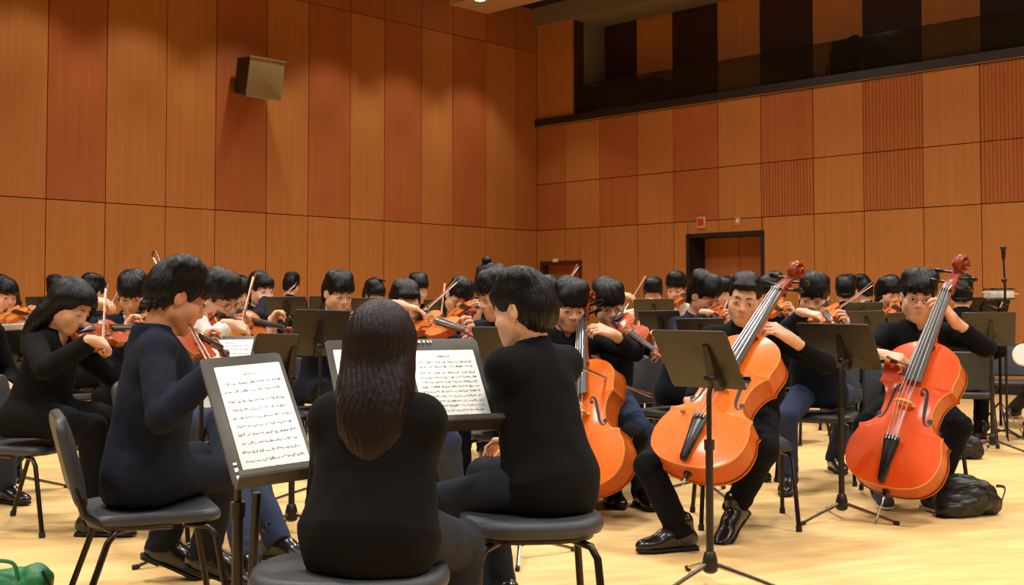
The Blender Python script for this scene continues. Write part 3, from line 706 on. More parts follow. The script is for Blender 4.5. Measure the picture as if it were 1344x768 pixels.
VIOLIN = {}; VG = None
def violin(key, detail):
    global VG
    if (key, detail) not in VIOLIN:
        P, g = instrument(0.356, 0.105, 0.032, 0.016, 1, dict(top=M['violin_' + key], rib=M['violin_' + ('b' if key != 'c' else 'a')]), False, detail); VG = g
        root = empty('violin'); VIOLIN[(key, detail)] = [root, False]
        for n, mb, m in P: mb.build(n, m, root)
    ent = VIOLIN[(key, detail)]
    if not ent[1]: ent[1] = True; return ent[0]
    return copy_tree(ent[0])
BOW = {}
def bow(key='a', length=0.74):
    if key not in BOW:
        root = empty('bow' if key != 'cello' else 'cello_bow'); s = length / 0.74; t = np.linspace(0, 1, 14)
        k = 1.0 if key != 'cello' else 1.5
        mb = MB(); mb.tube([(0, (0.0 + 0.735 * x) * s, 0.018 - 0.016 * 4 * x * (1 - x) * 0.8) for x in t], [k * (0.0045 - 0.0018 * x) for x in t], 7); mb.build('stick', M['stick'] if key != 'b' else M['stick_dark'], root)
        mb = MB(); mb.box((0, 0.385 * s, -0.001), (0.005 * k, 0.33 * s, 0.0008)); mb.build('hair_ribbon', M['horsehair'], root)
        mb = MB(); mb.box((0, 0.05 * s, 0.006), (0.006 * k, 0.024, 0.010), bev=0.003); mb.build('frog', M['ebony'], root)
        mb = MB(); mb.tube([(0, 0.735 * s, 0.018), (0, 0.740 * s, 0.006), (0, 0.722 * s, -0.004)], [0.0035 * k, 0.005 * k, 0.003 * k], 7); mb.build('tip', M['stick_dark'], root)
        mb = MB(); mb.tube([(0, -0.014, 0.018), (0, 0.0, 0.018)], 0.005 * k, 8); mb.build('screw_button', M['chrome'], root)
        BOW[key] = [root, False]
    e = BOW[key]
    if not e[1]: e[1] = True; return e[0]
    return copy_tree(e[0])

def cello(tail, scroll_dir, nrm_hint, scale, top, label, pin=0.25):
    Y = nrm(scroll_dir); Z = nrm(nrm_hint - Y * np.dot(nrm_hint, Y)); X = np.cross(Y, Z)
    P, g = instrument(0.755 * scale, 0.222 * scale, 0.118 * scale, 0.026 * scale, 1, dict(top=M[top], rib=M['cello_rib']), True, 1)
    root = empty('cello'); tag(root, label, 'cello', 'cellos')
    for n, mb, m in P: mb.build(n, m, root)
    d = Y * -1; L = 0.02
    mb = MB(); mb.tube([(0, 0.02, 0), (0, -pin, 0)], 0.0055, 8); mb.tube([(0, -pin, 0), (0, -pin - 0.02, 0)], [0.005, 0.001], 8); mb.build('endpin', M['chrome'], root)
    set_frame(root, tail, X, Y, Z)
    g.update(X=X, Y=Y, Z=Z, o=np.asarray(tail), L=0.755 * scale, root=root)
    return g

# ------------------------------------------------------------------ music stands
def stand_px(TL, TR, BR, BL, D, du, dv):
    """Desk frame from the four pixel corners of the desk: du, dv are how much farther its right edge and its top edge are."""
    T = lambda p, a, b: at(p[0], p[1], D + a * du / 2 + b * dv / 2)
    tl, tr, br, bl = T(TL, -1, 1), T(TR, 1, 1), T(BR, 1, -1), T(BL, -1, -1)
    c = (tl + tr + br + bl) / 4; u = (tr + br - tl - bl) / 4; v = (tl + tr - bl - br) / 4
    hu, hv = np.linalg.norm(u), np.linalg.norm(v); u = u / hu; v = nrm(v - u * np.dot(u, v)); return c, u, v, hu, hv
ST_N = 0
def music_stand(fr, label, face_to_cam=False, base=None, style='back', leg_yaw=None, twin=False):
    """face_to_cam: the music side of the desk looks at the camera; otherwise its back does."""
    c, u, v, hu, hv = fr
    n = np.cross(u, v)                              # towards the camera for a front seen from here
    if np.dot(n, CAM - c) < 0: n = -n
    bk = -n if face_to_cam else n                   # direction of the desk's back
    bx = c + bk * 0.03
    uh = nrm(V(u[0], u[1], 0)); au = 0.0
    if base is not None:                            # the pole stands straight below its bracket on the desk's back
        m = base[0] / base[1]; au = (m * bx[1] - bx[0]) / (uh[0] - m * uh[1]); au = max(-hu * .8, min(hu * .8, au))
    base = V(bx[0], bx[1], 0) + uh * au; au = au / max(float(np.dot(u, uh)), .3)
    root = empty('music_stand', base); tag(root, label, 'music stand', 'music stands'); off = base
    cb = c + u * au
    ol = rrect(hu, hv, min(0.016, hv * 0.3), 4)
    mb = MB(); mb.slab(ol, 0.006, c, u, v, np.cross(u, v), 0.002); mb.build('desk', M['stand'], root, off)
    mb = MB(); lo = c - v * hv; mb.box(lo - bk * 0.028, (hu * 0.98, 0.003, 0.030), u, v, bk, 0.0); mb.box(lo - bk * 0.056 + v * 0.008, (hu * 0.98, 0.010, 0.002), u, v, bk, 0.0); mb.build('shelf_lip', M['stand'], root, off)
    top = c - v * hv * 0.55 + bk * 0.03
    # shaft that leans against the desk's back and the knuckle
    mb = MB(); mb.loft([[cb + v * hv * 0.55 + u * a + bk * 0.006 for a in (-0.012, 0.012)] + [cb + v * hv * 0.55 + u * a + bk * 0.012 for a in (0.012, -0.012)], [cb - v * hv * 0.3 + u * a + bk * 0.006 for a in (-0.022, 0.022)] + [cb - v * hv * 0.3 + u * a + bk * 0.045 for a in (0.018, -0.018)], [cb - v * hv * 0.95 + u * a + bk * 0.006 for a in (-0.022, 0.022)] + [cb - v * hv * 0.95 + u * a + bk * 0.03 for a in (0.018, -0.018)]]); mb.build('desk_bracket', M['stand_dark'], root, off)
    k = cb - v * hv * 0.45 + bk * 0.04
    mb = MB(); mb.ball(k, 0.024, None, 12, 8); mb.tube([k - u * 0.035, k + u * 0.035], 0.011, 8); mb.build('tilt_knob', M['stand_dark'], root, off)
    ph = k[2]
    mb = MB(); mb.tube([V(base[0], base[1], 0.50), V(base[0], base[1], ph - .06), V(k[0], k[1], ph)], 0.0105, 10)
    if twin: mb.tube([V(base[0], base[1], 0.1) + u * 0.030, V(k[0], k[1], ph - 0.1) + u * 0.030], 0.012, 10)
    mb.build('upper_tube', M['stand_dark'], root, off)
    mb = MB(); mb.tube([base + ZUP * 0.055, base + ZUP * 0.55], 0.0155, 10); mb.build('lower_tube', M['stand_dark'], root, off)
    mb = MB(); mb.tube([base + ZUP * 0.53, base + ZUP * 0.57], 0.021, 10); mb.build('height_collar', M['stand_dark'], root, off)
    mb = MB(); mb.loft([[base + V(r * math.cos(a), r * math.sin(a), z) for a in np.linspace(0, 2 * math.pi, 10, endpoint=False)] for r, z in ((0.018, 0.05), (0.030, 0.06), (0.030, 0.10), (0.022, 0.13), (0.017, 0.135))]); mb.build('base_hub', M['stand_dark'], root, off)
    ly = RNG.uniform(0, 120) if leg_yaw is None else leg_yaw
    for i in range(3):
        a = R(ly + 120 * i); d = V(math.cos(a), math.sin(a), 0); mb = MB()
        mb.tube([base + d * 0.02 + ZUP * 0.085, base + d * 0.16 + ZUP * 0.045, base + d * 0.27 + ZUP * 0.012], [0.010, 0.009, 0.008], 7); lg = mb.build('leg', M['chrome'] if style != 'dark' else M['stand_dark'], root, off)
        mb = MB(); mb.tube([base + d * 0.255 + ZUP * 0.013, base + d * 0.285 + ZUP * 0.010], 0.0105, 7); mb.build('rubber_foot', M['rubber'], lg, off)
    return dict(root=root, c=c, u=u, v=v, hu=hu, hv=hv, bk=bk)

def sheet_music(st, cx, cy, w, h, label, seed, lines=11, title=True, name='sheet_music', top_off=0.0, skew=0.0, notation=True):
    """A page lying on the music side of a stand's desk, with rows of small handwritten strokes."""
    u, v, bk = st['u'], st['v'], st['bk']; n = -bk; o = st['c'] + u * cx + v * cy + n * 0.0065
    if skew: u, v = u * math.cos(skew) + v * math.sin(skew), v * math.cos(skew) - u * math.sin(skew)
    root = empty(name, o); tag(root, label, 'sheet music', 'pages of music on the stands'); mb = MB()
    mb.slab(rrect(w / 2, h / 2, 0.003, 2), 0.004, o, u, v, np.cross(u, v), 0.0008); mb.build('page', M['paper'], root, o)
    rr = np.random.default_rng(seed); mb = MB(); z = n * 0.0026
    def stroke(x0, y0, x1, y1, t):
        d = nrm(V(x1 - x0, y1 - y0)); e = V(-d[1], d[0]) * t
        q = [(x0 + e[0], y0 + e[1]), (x0 - e[0], y0 - e[1]), (x1 - e[0], y1 - e[1]), (x1 + e[0], y1 + e[1])]
        P = [o + u * a + v * b + z for a, b in q]
        if np.dot(np.cross(P[1] - P[0], P[2] - P[0]), n) < 0: P = P[::-1]
        mb.raw(P, [(0, 1, 2, 3)], 0, False)
    def word(x, y, wd, hh, t):
        m = max(3, int(wd / (hh * 0.42))); xs = np.linspace(x, x + wd, m + 1); py = y
        for i in range(m):
            ny = y + rr.uniform(-0.5, 0.55) * hh; stroke(xs[i], py, xs[i + 1], ny, t); py = ny
            if rr.random() < 0.3: stroke(xs[i], y - 0.4 * hh, xs[i] + 0.1 * hh, y + rr.uniform(0.4, 0.9) * hh, t)
    if notation:
        if title: word(-w * 0.10, h * 0.41, w * 0.2, h * 0.022, 0.0007)
        for i in range(lines):
            y = h * (0.33 - i * 0.76 / max(lines - 1, 1)) - (0.02 * h if i > 1 else 0); x = -w * 0.44 + rr.uniform(0, 0.03) * w
            while x < w * 0.40:
                wd = min(rr.uniform(0.05, 0.16) * w, w * 0.44 - x); word(x, y, wd, h * 0.025, 0.0008); x += wd + w * 0.018
    else:
        for i in range(lines):
            y = h * (0.40 - i * 0.82 / max(lines - 1, 1)); x0 = -w * 0.42 + rr.uniform(0, 0.1) * w; word(x0, y, w * rr.uniform(0.5, 0.84), h * 0.014, 0.0007)
            stroke(-w * 0.42, y + h * 0.012, w * 0.42, y + h * 0.012, 0.0003)
    mb.build('notation', M['ink'], root, o)
    return root

# ------------------------------------------------------------------ chairs and stools
def chair_parts(root, seat_z=0.45):
    mb = MB(); ol = [(x, y) for x, y in rrect(0.225, 0.215, 0.07, 5)]
    mb.slab(ol, 0.045, (0, 0, seat_z - 0.0225), (1, 0, 0), (0, 1, 0), (0, 0, 1), 0.018, 0, 0.12); mb.build('seat', M['vinyl'], root)
    th = R(13); bu = V(1, 0, 0); bv = V(0, math.sin(th), math.cos(th)); bn = np.cross(bu, bv)
    mb = MB(); mb.slab(rrect(0.218, 0.165, 0.055, 6), 0.034, V(0, 0.250, seat_z + 0.195), bu, bv, -bn, 0.014, 0, 0.55); mb.build('backrest', M['vinyl'], root)
    for s in (-1, 1):
        mb = MB(); mb.tube([(s * 0.20, -0.05, seat_z - 0.045), (s * 0.206, 0.15, seat_z - 0.04), (s * 0.208, 0.225, seat_z + 0.01), (s * 0.207, 0.25, seat_z + 0.09), (s * 0.20, 0.285, seat_z + 0.22)], 0.0125, 8); mb.build('back_support', M['leg_steel'], root)
    for s in (-1, 1):
        mb = MB(); mb.tube([(s * 0.17, -0.10, seat_z - 0.05), (s * 0.205, -0.165, seat_z - 0.055), (s * 0.216, -0.19, seat_z - 0.09), (s * 0.235, -0.245, 0.015)], 0.0115, 8); l = mb.build('leg', M['leg_steel'], root)
        mb = MB(); mb.tube([(s * 0.2345, -0.243, 0.03), (s * 0.2355, -0.246, 0.0)], 0.015, 8); mb.build('rubber_foot', M['rubber'], l)
        mb = MB(); mb.tube([(s * 0.17, 0.08, seat_z - 0.05), (s * 0.205, 0.13, seat_z - 0.055), (s * 0.216, 0.155, seat_z - 0.09), (s * 0.235, 0.265, 0.015)], 0.0115, 8); l = mb.build('leg', M['leg_steel'], root)
        mb = MB(); mb.tube([(s * 0.2345, 0.262, 0.03), (s * 0.2355, 0.267, 0.0)], 0.015, 8); mb.build('rubber_foot', M['rubber'], l)
    mb = MB(); mb.tube([(-0.17, -0.10, seat_z - 0.05), (0.17, -0.10, seat_z - 0.05)], 0.010, 8); mb.tube([(-0.17, 0.08, seat_z - 0.05), (0.17, 0.08, seat_z - 0.05)], 0.010, 8); mb.build('seat_frame', M['leg_steel'], root)
CHAIR = None
def chair(x, y, yaw, label):
    global CHAIR
    if CHAIR is None:
        CHAIR = empty('orchestra_chair'); chair_parts(CHAIR); o = CHAIR
    else: o = copy_tree(CHAIR)
    o.location = (x, y, 0); o.rotation_euler = (0, 0, R(yaw)); tag(o, label, 'chair', 'padded orchestra chairs'); return o
def stool(x, y, yaw, label, rx, ry, z=0.45):
    o = empty('padded_stool', (x, y, 0), yaw); tag(o, label, 'stool', 'padded stools')
    mb = MB(); ol = [(rx * (abs(math.cos(a)) ** 0.75) * (1 if math.cos(a) > 0 else -1), ry * (abs(math.sin(a)) ** 0.75) * (1 if math.sin(a) > 0 else -1)) for a in np.linspace(0, 2 * math.pi, 40, endpoint=False)]
    mb.slab(ol, 0.055, (0, 0, z - 0.0275), (1, 0, 0), (0, 1, 0), (0, 0, 1), 0.024, 0, 0.0); mb.build('seat', M['vinyl'], o)
    mb = MB(); mb.slab([(a * 0.86, b * 0.86) for a, b in ol], 0.018, (0, 0, z - 0.062), (1, 0, 0), (0, 1, 0), (0, 0, 1), 0.004); mb.build('seat_pan', M['leg_steel'], o)
    for sx, sy in ((-1, -1), (1, -1), (1, 1), (-1, 1)):
        mb = MB(); mb.tube([(sx * rx * 0.5, sy * ry * 0.5, z - 0.07), (sx * rx * 0.72, sy * ry * 0.72, z - 0.085), (sx * rx * 0.80, sy * ry * 0.80, z - 0.12), (sx * rx * 0.92, sy * ry * 0.95, 0.012)], 0.0125, 9); l = mb.build('leg', M['leg_steel'], o)
        mb = MB(); mb.tube([(sx * rx * 0.915, sy * ry * 0.945, 0.03), (sx * rx * 0.923, sy * ry * 0.953, 0.0)], 0.016, 9); mb.build('rubber_foot', M['rubber'], l)
    return o
# ------------------------------------------------------------------ people
def skin_mat(name, col):
    m, nt, b = _new(name); b.inputs['Base Color'].default_value = col; b.inputs['Roughness'].default_value = 0.5
    b.inputs['Specular IOR Level'].default_value = 0.35; b.inputs['Subsurface Weight'].default_value = 0.12; b.inputs['Subsurface Radius'].default_value = (0.012, 0.005, 0.003)
    return m
M['skin'] = skin_mat('skin_light', srgb(222, 170, 138)); M['skin_tan'] = skin_mat('skin_tan', srgb(204, 146, 112)); M['skin_pale'] = skin_mat('skin_pale', srgb(232, 188, 160))
M['lip'] = mat('lips', srgb(198, 124, 106), 0.4); M['brow'] = mat('eyebrow', srgb(40, 28, 24), 0.8); M['eye'] = mat('iris_dark', srgb(26, 17, 14), 0.15); M['sclera'] = mat('eye_white', srgb(226, 216, 208), 0.3)
M['hair'] = hair_mat('hair_black', srgb(15, 14, 15)); M['hair_brown'] = hair_mat('hair_dark_brown', srgb(25, 15, 12), 0.42); M['hair_soft'] = hair_mat('hair_soft_black', srgb(38, 34, 33), 0.5)
def cloth(name, col, r=0.85): return mat(name, col, r, spec=0.15, bump=(900, 0.12), sheen=0.0)
M['navy'] = cloth('cloth_navy', srgb(21, 26, 39)); M['black'] = cloth('cloth_black', srgb(10, 10, 12)); M['soft_black'] = cloth('cloth_soft_black', srgb(9, 9, 11)); M['blue_black'] = cloth('cloth_blue_black', srgb(16, 19, 28))
M['white'] = cloth('cloth_white', srgb(236, 232, 226)); M['grey'] = cloth('cloth_charcoal', srgb(36, 40, 49)); M['denim'] = cloth('denim_dark', srgb(48, 58, 82)); M['denim_light'] = cloth('denim_mid', srgb(92, 104, 132)); M['pale_blue'] = cloth('cloth_pale_blue', srgb(150, 166, 196))
M['shoe'] = mat('shoe_leather', srgb(20, 18, 17), 0.28, coat=0.3); M['sole'] = mat('shoe_sole', srgb(16, 15, 15), 0.7); M['sneaker_sole'] = mat('sneaker_sole', srgb(214, 210, 204), 0.6); M['sneaker'] = mat('sneaker_canvas', srgb(52, 50, 54), 0.8); M['lens_frame'] = mat('glasses_frame', srgb(44, 30, 26), 0.3, 0.4)
M['gold'] = mat('gold_stud', srgb(220, 180, 110), 0.25, 1.0)

class Frame:
    def __init__(s, o, X, Y, Z, k=1.0): s.o = np.asarray(o, float); s.Rm = np.stack([X, Y, Z], 1); s.k = k; s.X, s.Y, s.Z = X, Y, Z
    def p(s, *a): return s.o + s.Rm @ (np.array(a, float) * s.k)
    def loc(s, P): return ((P - s.o) @ s.Rm) / s.k
    def ell(s, c, r, rot=None): return ell(s.p(*c), np.array(r) * s.k, s.Rm if rot is None else s.Rm @ rot)
    def cone(s, a, b, ra, rb=None): return cone(s.p(*a), s.p(*b), ra * s.k, (ra if rb is None else rb) * s.k)
    def box(s, c, h, r): return rbox(s.p(*c), np.array(h) * s.k, r * s.k, s.Rm)
def head_frame(c, yaw, pitch, roll, k):
    f = face(yaw); r = V(f[1], -f[0], 0); p = R(pitch); Y = math.cos(p) * f - math.sin(p) * ZUP; Z = math.sin(p) * f + math.cos(p) * ZUP
    a = R(roll); X = math.cos(a) * r - math.sin(a) * Z; Z = math.cos(a) * Z + math.sin(a) * r
    return Frame(c, X, Y, Z, k)
def ik(S, W, l1, l2, pole):
    S, W = np.asarray(S, float), np.asarray(W, float); d = W - S; L = np.linalg.norm(d); t = d / max(L, 1e-6)
    if L > (l1 + l2) * 0.995: return S + d * l1 / (l1 + l2)
    a = (l1 * l1 - l2 * l2 + L * L) / (2 * L); h = math.sqrt(max(l1 * l1 - a * a, 0)); p = np.asarray(pole, float); p = nrm(p - t * np.dot(p, t))
    return S + t * a + p * h

def head_ops(F, fr, female=False, ears=True):
    k = fr.k
    F.u(fr.ell((0, -.014, .032), (.0755, .093, .086)), .001)
    F.u(fr.ell((0, .016, -.034), (.0640, .066, .077)), .03 * k)
    jw = .044 if female else .048
    for s in (-1, 1):
        F.u(fr.cone((s * jw, .004, -.056), (s * .014, .060, -.096), .023, .018), .028 * k)
        F.u(fr.ell((s * .035, .054, -.030), (.030, .026, .030)), .028 * k)
    F.u(fr.ell((0, .065, -.098), (.022, .018, .015)), .018 * k)
    F.u(fr.cone((-.030, .070, .026), (.030, .070, .026), .013), .024 * k)
    for s in (-1, 1): F.sub(fr.ell((s * .033, .098, .001), (.019, .014, .012)), .022 * k)
    F.u(fr.cone((0, .083, .008), (0, .098, -.027), .0070, .0115), .014 * k)
    for s in (-1, 1):
        F.u(fr.ell((s * .012, .090, -.031), (.0080, .009, .0070)), .008 * k)
        F.u(fr.ell((s * .033, .0770, .001), (.0165, .0095, .0090)), .009 * k)
    F.u(fr.ell((0, .076, -.064), (.026, .013, .019)), .028 * k)
    F.u(fr.cone((-.014, .0835, -.0585), (.014, .0835, -.0585), .0046), .006 * k); F.u(fr.cone((-.012, .0835, -.0680), (.012, .0835, -.0680), .0052), .006 * k)
    if ears:
        for s in (-1, 1):
            a = R(18 * s); rot = np.array([[math.cos(a), -math.sin(a), 0], [math.sin(a), math.cos(a), 0], [0, 0, 1]])
            F.u(fr.ell((s * .076, -.006, -.002), (.009, .019, .031), rot), .006 * k); F.sub(fr.ell((s * .084, .000, .002), (.006, .010, .018), rot), .004 * k)

def hair_field(fr, style, seed):
    F = Field(); k = fr.k; rs = np.random.default_rng(seed)
    big = style in ('bowl', 'long', 'bob')
    if style == 'crew':
        F.u(fr.ell((0, -.014, .040), (.080, .098, .092)), .001); F.u(fr.ell((0, -.010, .105), (.060, .075, .030)), .03 * k); F.u(fr.ell((0, .064, .082), (.055, .030, .024)), .02 * k)
        F.sub(fr.box((0, .115, -.045), (.070, .068, .107), .018), .008 * k)
    else:
        g = 1.0 + rs.uniform(-.015, .02)
        F.u(fr.ell((0, -.014, .044), (.0865 * g, .105 * g, .094)), .001); F.u(fr.ell((0, -.045, .000), (.079, .072, .080)), .03 * k)
        F.u(fr.ell((0, .040, .058), (.074, .060, .056)), .03 * k)
        for i in range(6 if style != 'long' else 0):       # tousled locks over the crown
            a = rs.uniform(0, 6.28); F.u(fr.ell((.040 * math.cos(a), -.015 + .045 * math.sin(a), .103 + rs.uniform(-.006, .010)), (.040, .040, .030)), .035 * k)
        lo = {'short': .036, 'bowl': .026, 'long': .056, 'bob': .038}.get(style, .036)
        F.sub(fr.box((0, .118, lo - .100), (.0665 if not big else .060, .078, .100), .016), .007 * k)
        for i in range(0 if style == 'long' else 5):       # uneven fringe tips
            x = -.05 + .025 * i + rs.uniform(-.006, .006); F.u(fr.cone((x, .094 - abs(x) * .35, lo + .022), (x + rs.uniform(-.012, .012), .096 - abs(x) * .5, lo - rs.uniform(.002, .014)), .013, .004), .008 * k)
    # nape and ear line
    locks = []
    if style in ('short', 'crew', 'bob'):
        z0 = {'short': -.012, 'crew': .004, 'bob': -.030}[style]
        F.inter(half(fr.p(0, .02, z0), fr.Rm @ V(0, .62, -1)), .008 * k)
        for s in (-1, 1): F.sub(fr.ell((s * .088, .003, -.010), (.030, .022, .034)), .006 * k)
    elif style == 'bowl':
        F.inter(half(fr.p(0, .02, -.040), fr.Rm @ V(0, .45, -1)), .008 * k)
        for s in (-1, 1): F.sub(fr.ell((s * .090, .004, -.028), (.026, .016, .030)), .006 * k)
    if style in ('short', 'bowl', 'crew'):      # loose tips along the hem of the hair
        zb = {'short': -.012, 'crew': .004, 'bowl': -.040, 'bob': -.030}[style]; sl = .62 if style != 'bowl' else .45
        for i in range(15):
            a = R(-118 + 236 * i / 14); x = .073 * math.sin(a); y = -.018 - .076 * math.cos(a)
            if style != 'bowl' and -.03 < y + .0 and abs(x) > .06: continue
            z = zb + sl * (y - .02) + .014; F.u(fr.cone((x, y, z), (x * 1.0, y + rs.uniform(-.004, .012), z - rs.uniform(.012, .026)), .012, .004), .014 * k)
    ph0 = rs.uniform(0, 6)
    def post(P):
        q = fr.loc(P); a = np.arctan2(q[:, 0], q[:, 1] + .02); g = .35 if style == 'long' else 1.0; return k * (.0011 * g * np.sin(a * 13 + 2.2 * np.sin(q[:, 2] * 26 + ph0) + 1.3 * np.sin(q[:, 0] * 60)) + .0009 * np.sin(a * 41 + 3 * np.sin(q[:, 2] * 42)))
    F.post = post
    return F

def hand(F, W, hd, pn, side, curls=(35, 40, 45, 50), thumb=(0.7, 0.6, 0.3), k=1.0, spread=0.0):
    hd = nrm(hd); pn = nrm(pn - hd * np.dot(pn, hd)); th = np.cross(hd, pn) * side; s = k
    F.u(cone(W - hd * .03 * s, W + hd * .015 * s, .024 * s, .025 * s), .012 * s)
    tips = []
    for i, (off, ln, rad) in enumerate(((.031, .96, .0088), (.0105, 1.06, .0090), (-.0105, 1.0, .0086), (-.030, .80, .0078))):
        b = W + hd * (.086 - .006 * abs(i - 1)) * s + th * off * s * .95
        F.u(cone(W + hd * .012 * s + th * off * .55 * s, b, .0155 * s, .0125 * s), .012 * s)
        a = 0; p = b; rr = rad * s
        for L, f, r2 in ((.044, .75, .95), (.027, 1.0, .9), (.021, .8, .78)):
            a += R(curls[i]) * f; sp = spread * (1.5 - i) * 0.12
            d = nrm(math.cos(a) * hd + math.sin(a) * pn + sp * th); q = p + d * L * ln * s; F.u(cone(p, q, rr, rr * r2), .0028 * s); p = q; rr *= r2
        tips.append(p)
    b = W + hd * .022 * s + th * .024 * s + pn * .006 * s
    d = nrm(thumb[0] * th + thumb[1] * hd + thumb[2] * pn); p1 = b + d * .042 * s; F.u(cone(b, p1, .0145 * s, .0112 * s), .010 * s)
    d2 = nrm(thumb[0] * .35 * th + thumb[1] * hd + (thumb[2] + .35) * pn); p2 = p1 + d2 * .030 * s; F.u(cone(p1, p2, .0108 * s, .0098 * s), .003 * s)
    d3 = nrm(thumb[0] * .1 * th + thumb[1] * hd + (thumb[2] + .5) * pn); F.u(cone(p2, p2 + d3 * .024 * s, .0098 * s, .0078 * s), .003 * s)

def shoe_mesh(F, ankle, yaw, lift, k, sneaker=False):
    """ankle-ground point, toe direction, heel lift in degrees (turned about the ball of the foot)."""
    d = face(yaw); s = V(d[1], -d[0], 0); a = R(lift); ball = ankle + d * .13 * k
    Y = math.cos(a) * d - math.sin(a) * ZUP; Z = math.cos(a) * ZUP + math.sin(a) * d
    fr = Frame(ball - Y * .13 * k + Z * 0.0, s, Y, Z, k)
    F.u(fr.ell((0, -.03, .042), (.036, .055, .046)), .001); F.u(fr.ell((0, .055, .040), (.041, .085, .038)), .03 * k); F.u(fr.ell((0, .135, .030), (.044, .062, .030)), .03 * k); F.u(fr.ell((0, .175, .024), (.034, .038, .022)), .02 * k)
    F.u(fr.cone((0, -.02, .05), (0, -.015, .120), .043, .044), .02 * k); F.u(fr.ell((0, .045, .066), (.036, .062, .036)), .03 * k)
    F.inter(half(fr.p(0, 0, .004), -fr.Z), .003 * k)
    return fr
def sole_mesh(fr, mi=0):
    mb = MB(); ol = [(.032, -.075), (.038, -.02), (.036, .05), (.046, .12), (.040, .175), (.020, .212), (-.020, .212), (-.040, .175), (-.046, .12), (-.036, .05), (-.038, -.02), (-.032, -.075), (0, -.088)]
    P = seg_curve(ol + [ol[0]], 48)[:-1] * fr.k
    mb.slab([(p[0] * .96, p[1] * .97) for p in P], .010 * fr.k, fr.p(0, 0, .006), fr.X, fr.Y, fr.Z, .003 * fr.k)
    mb.box(fr.p(0, -.04, -.001), (.031 * fr.k, .040 * fr.k, .007 * fr.k), fr.X, fr.Y, fr.Z, .006 * fr.k)
    return mb

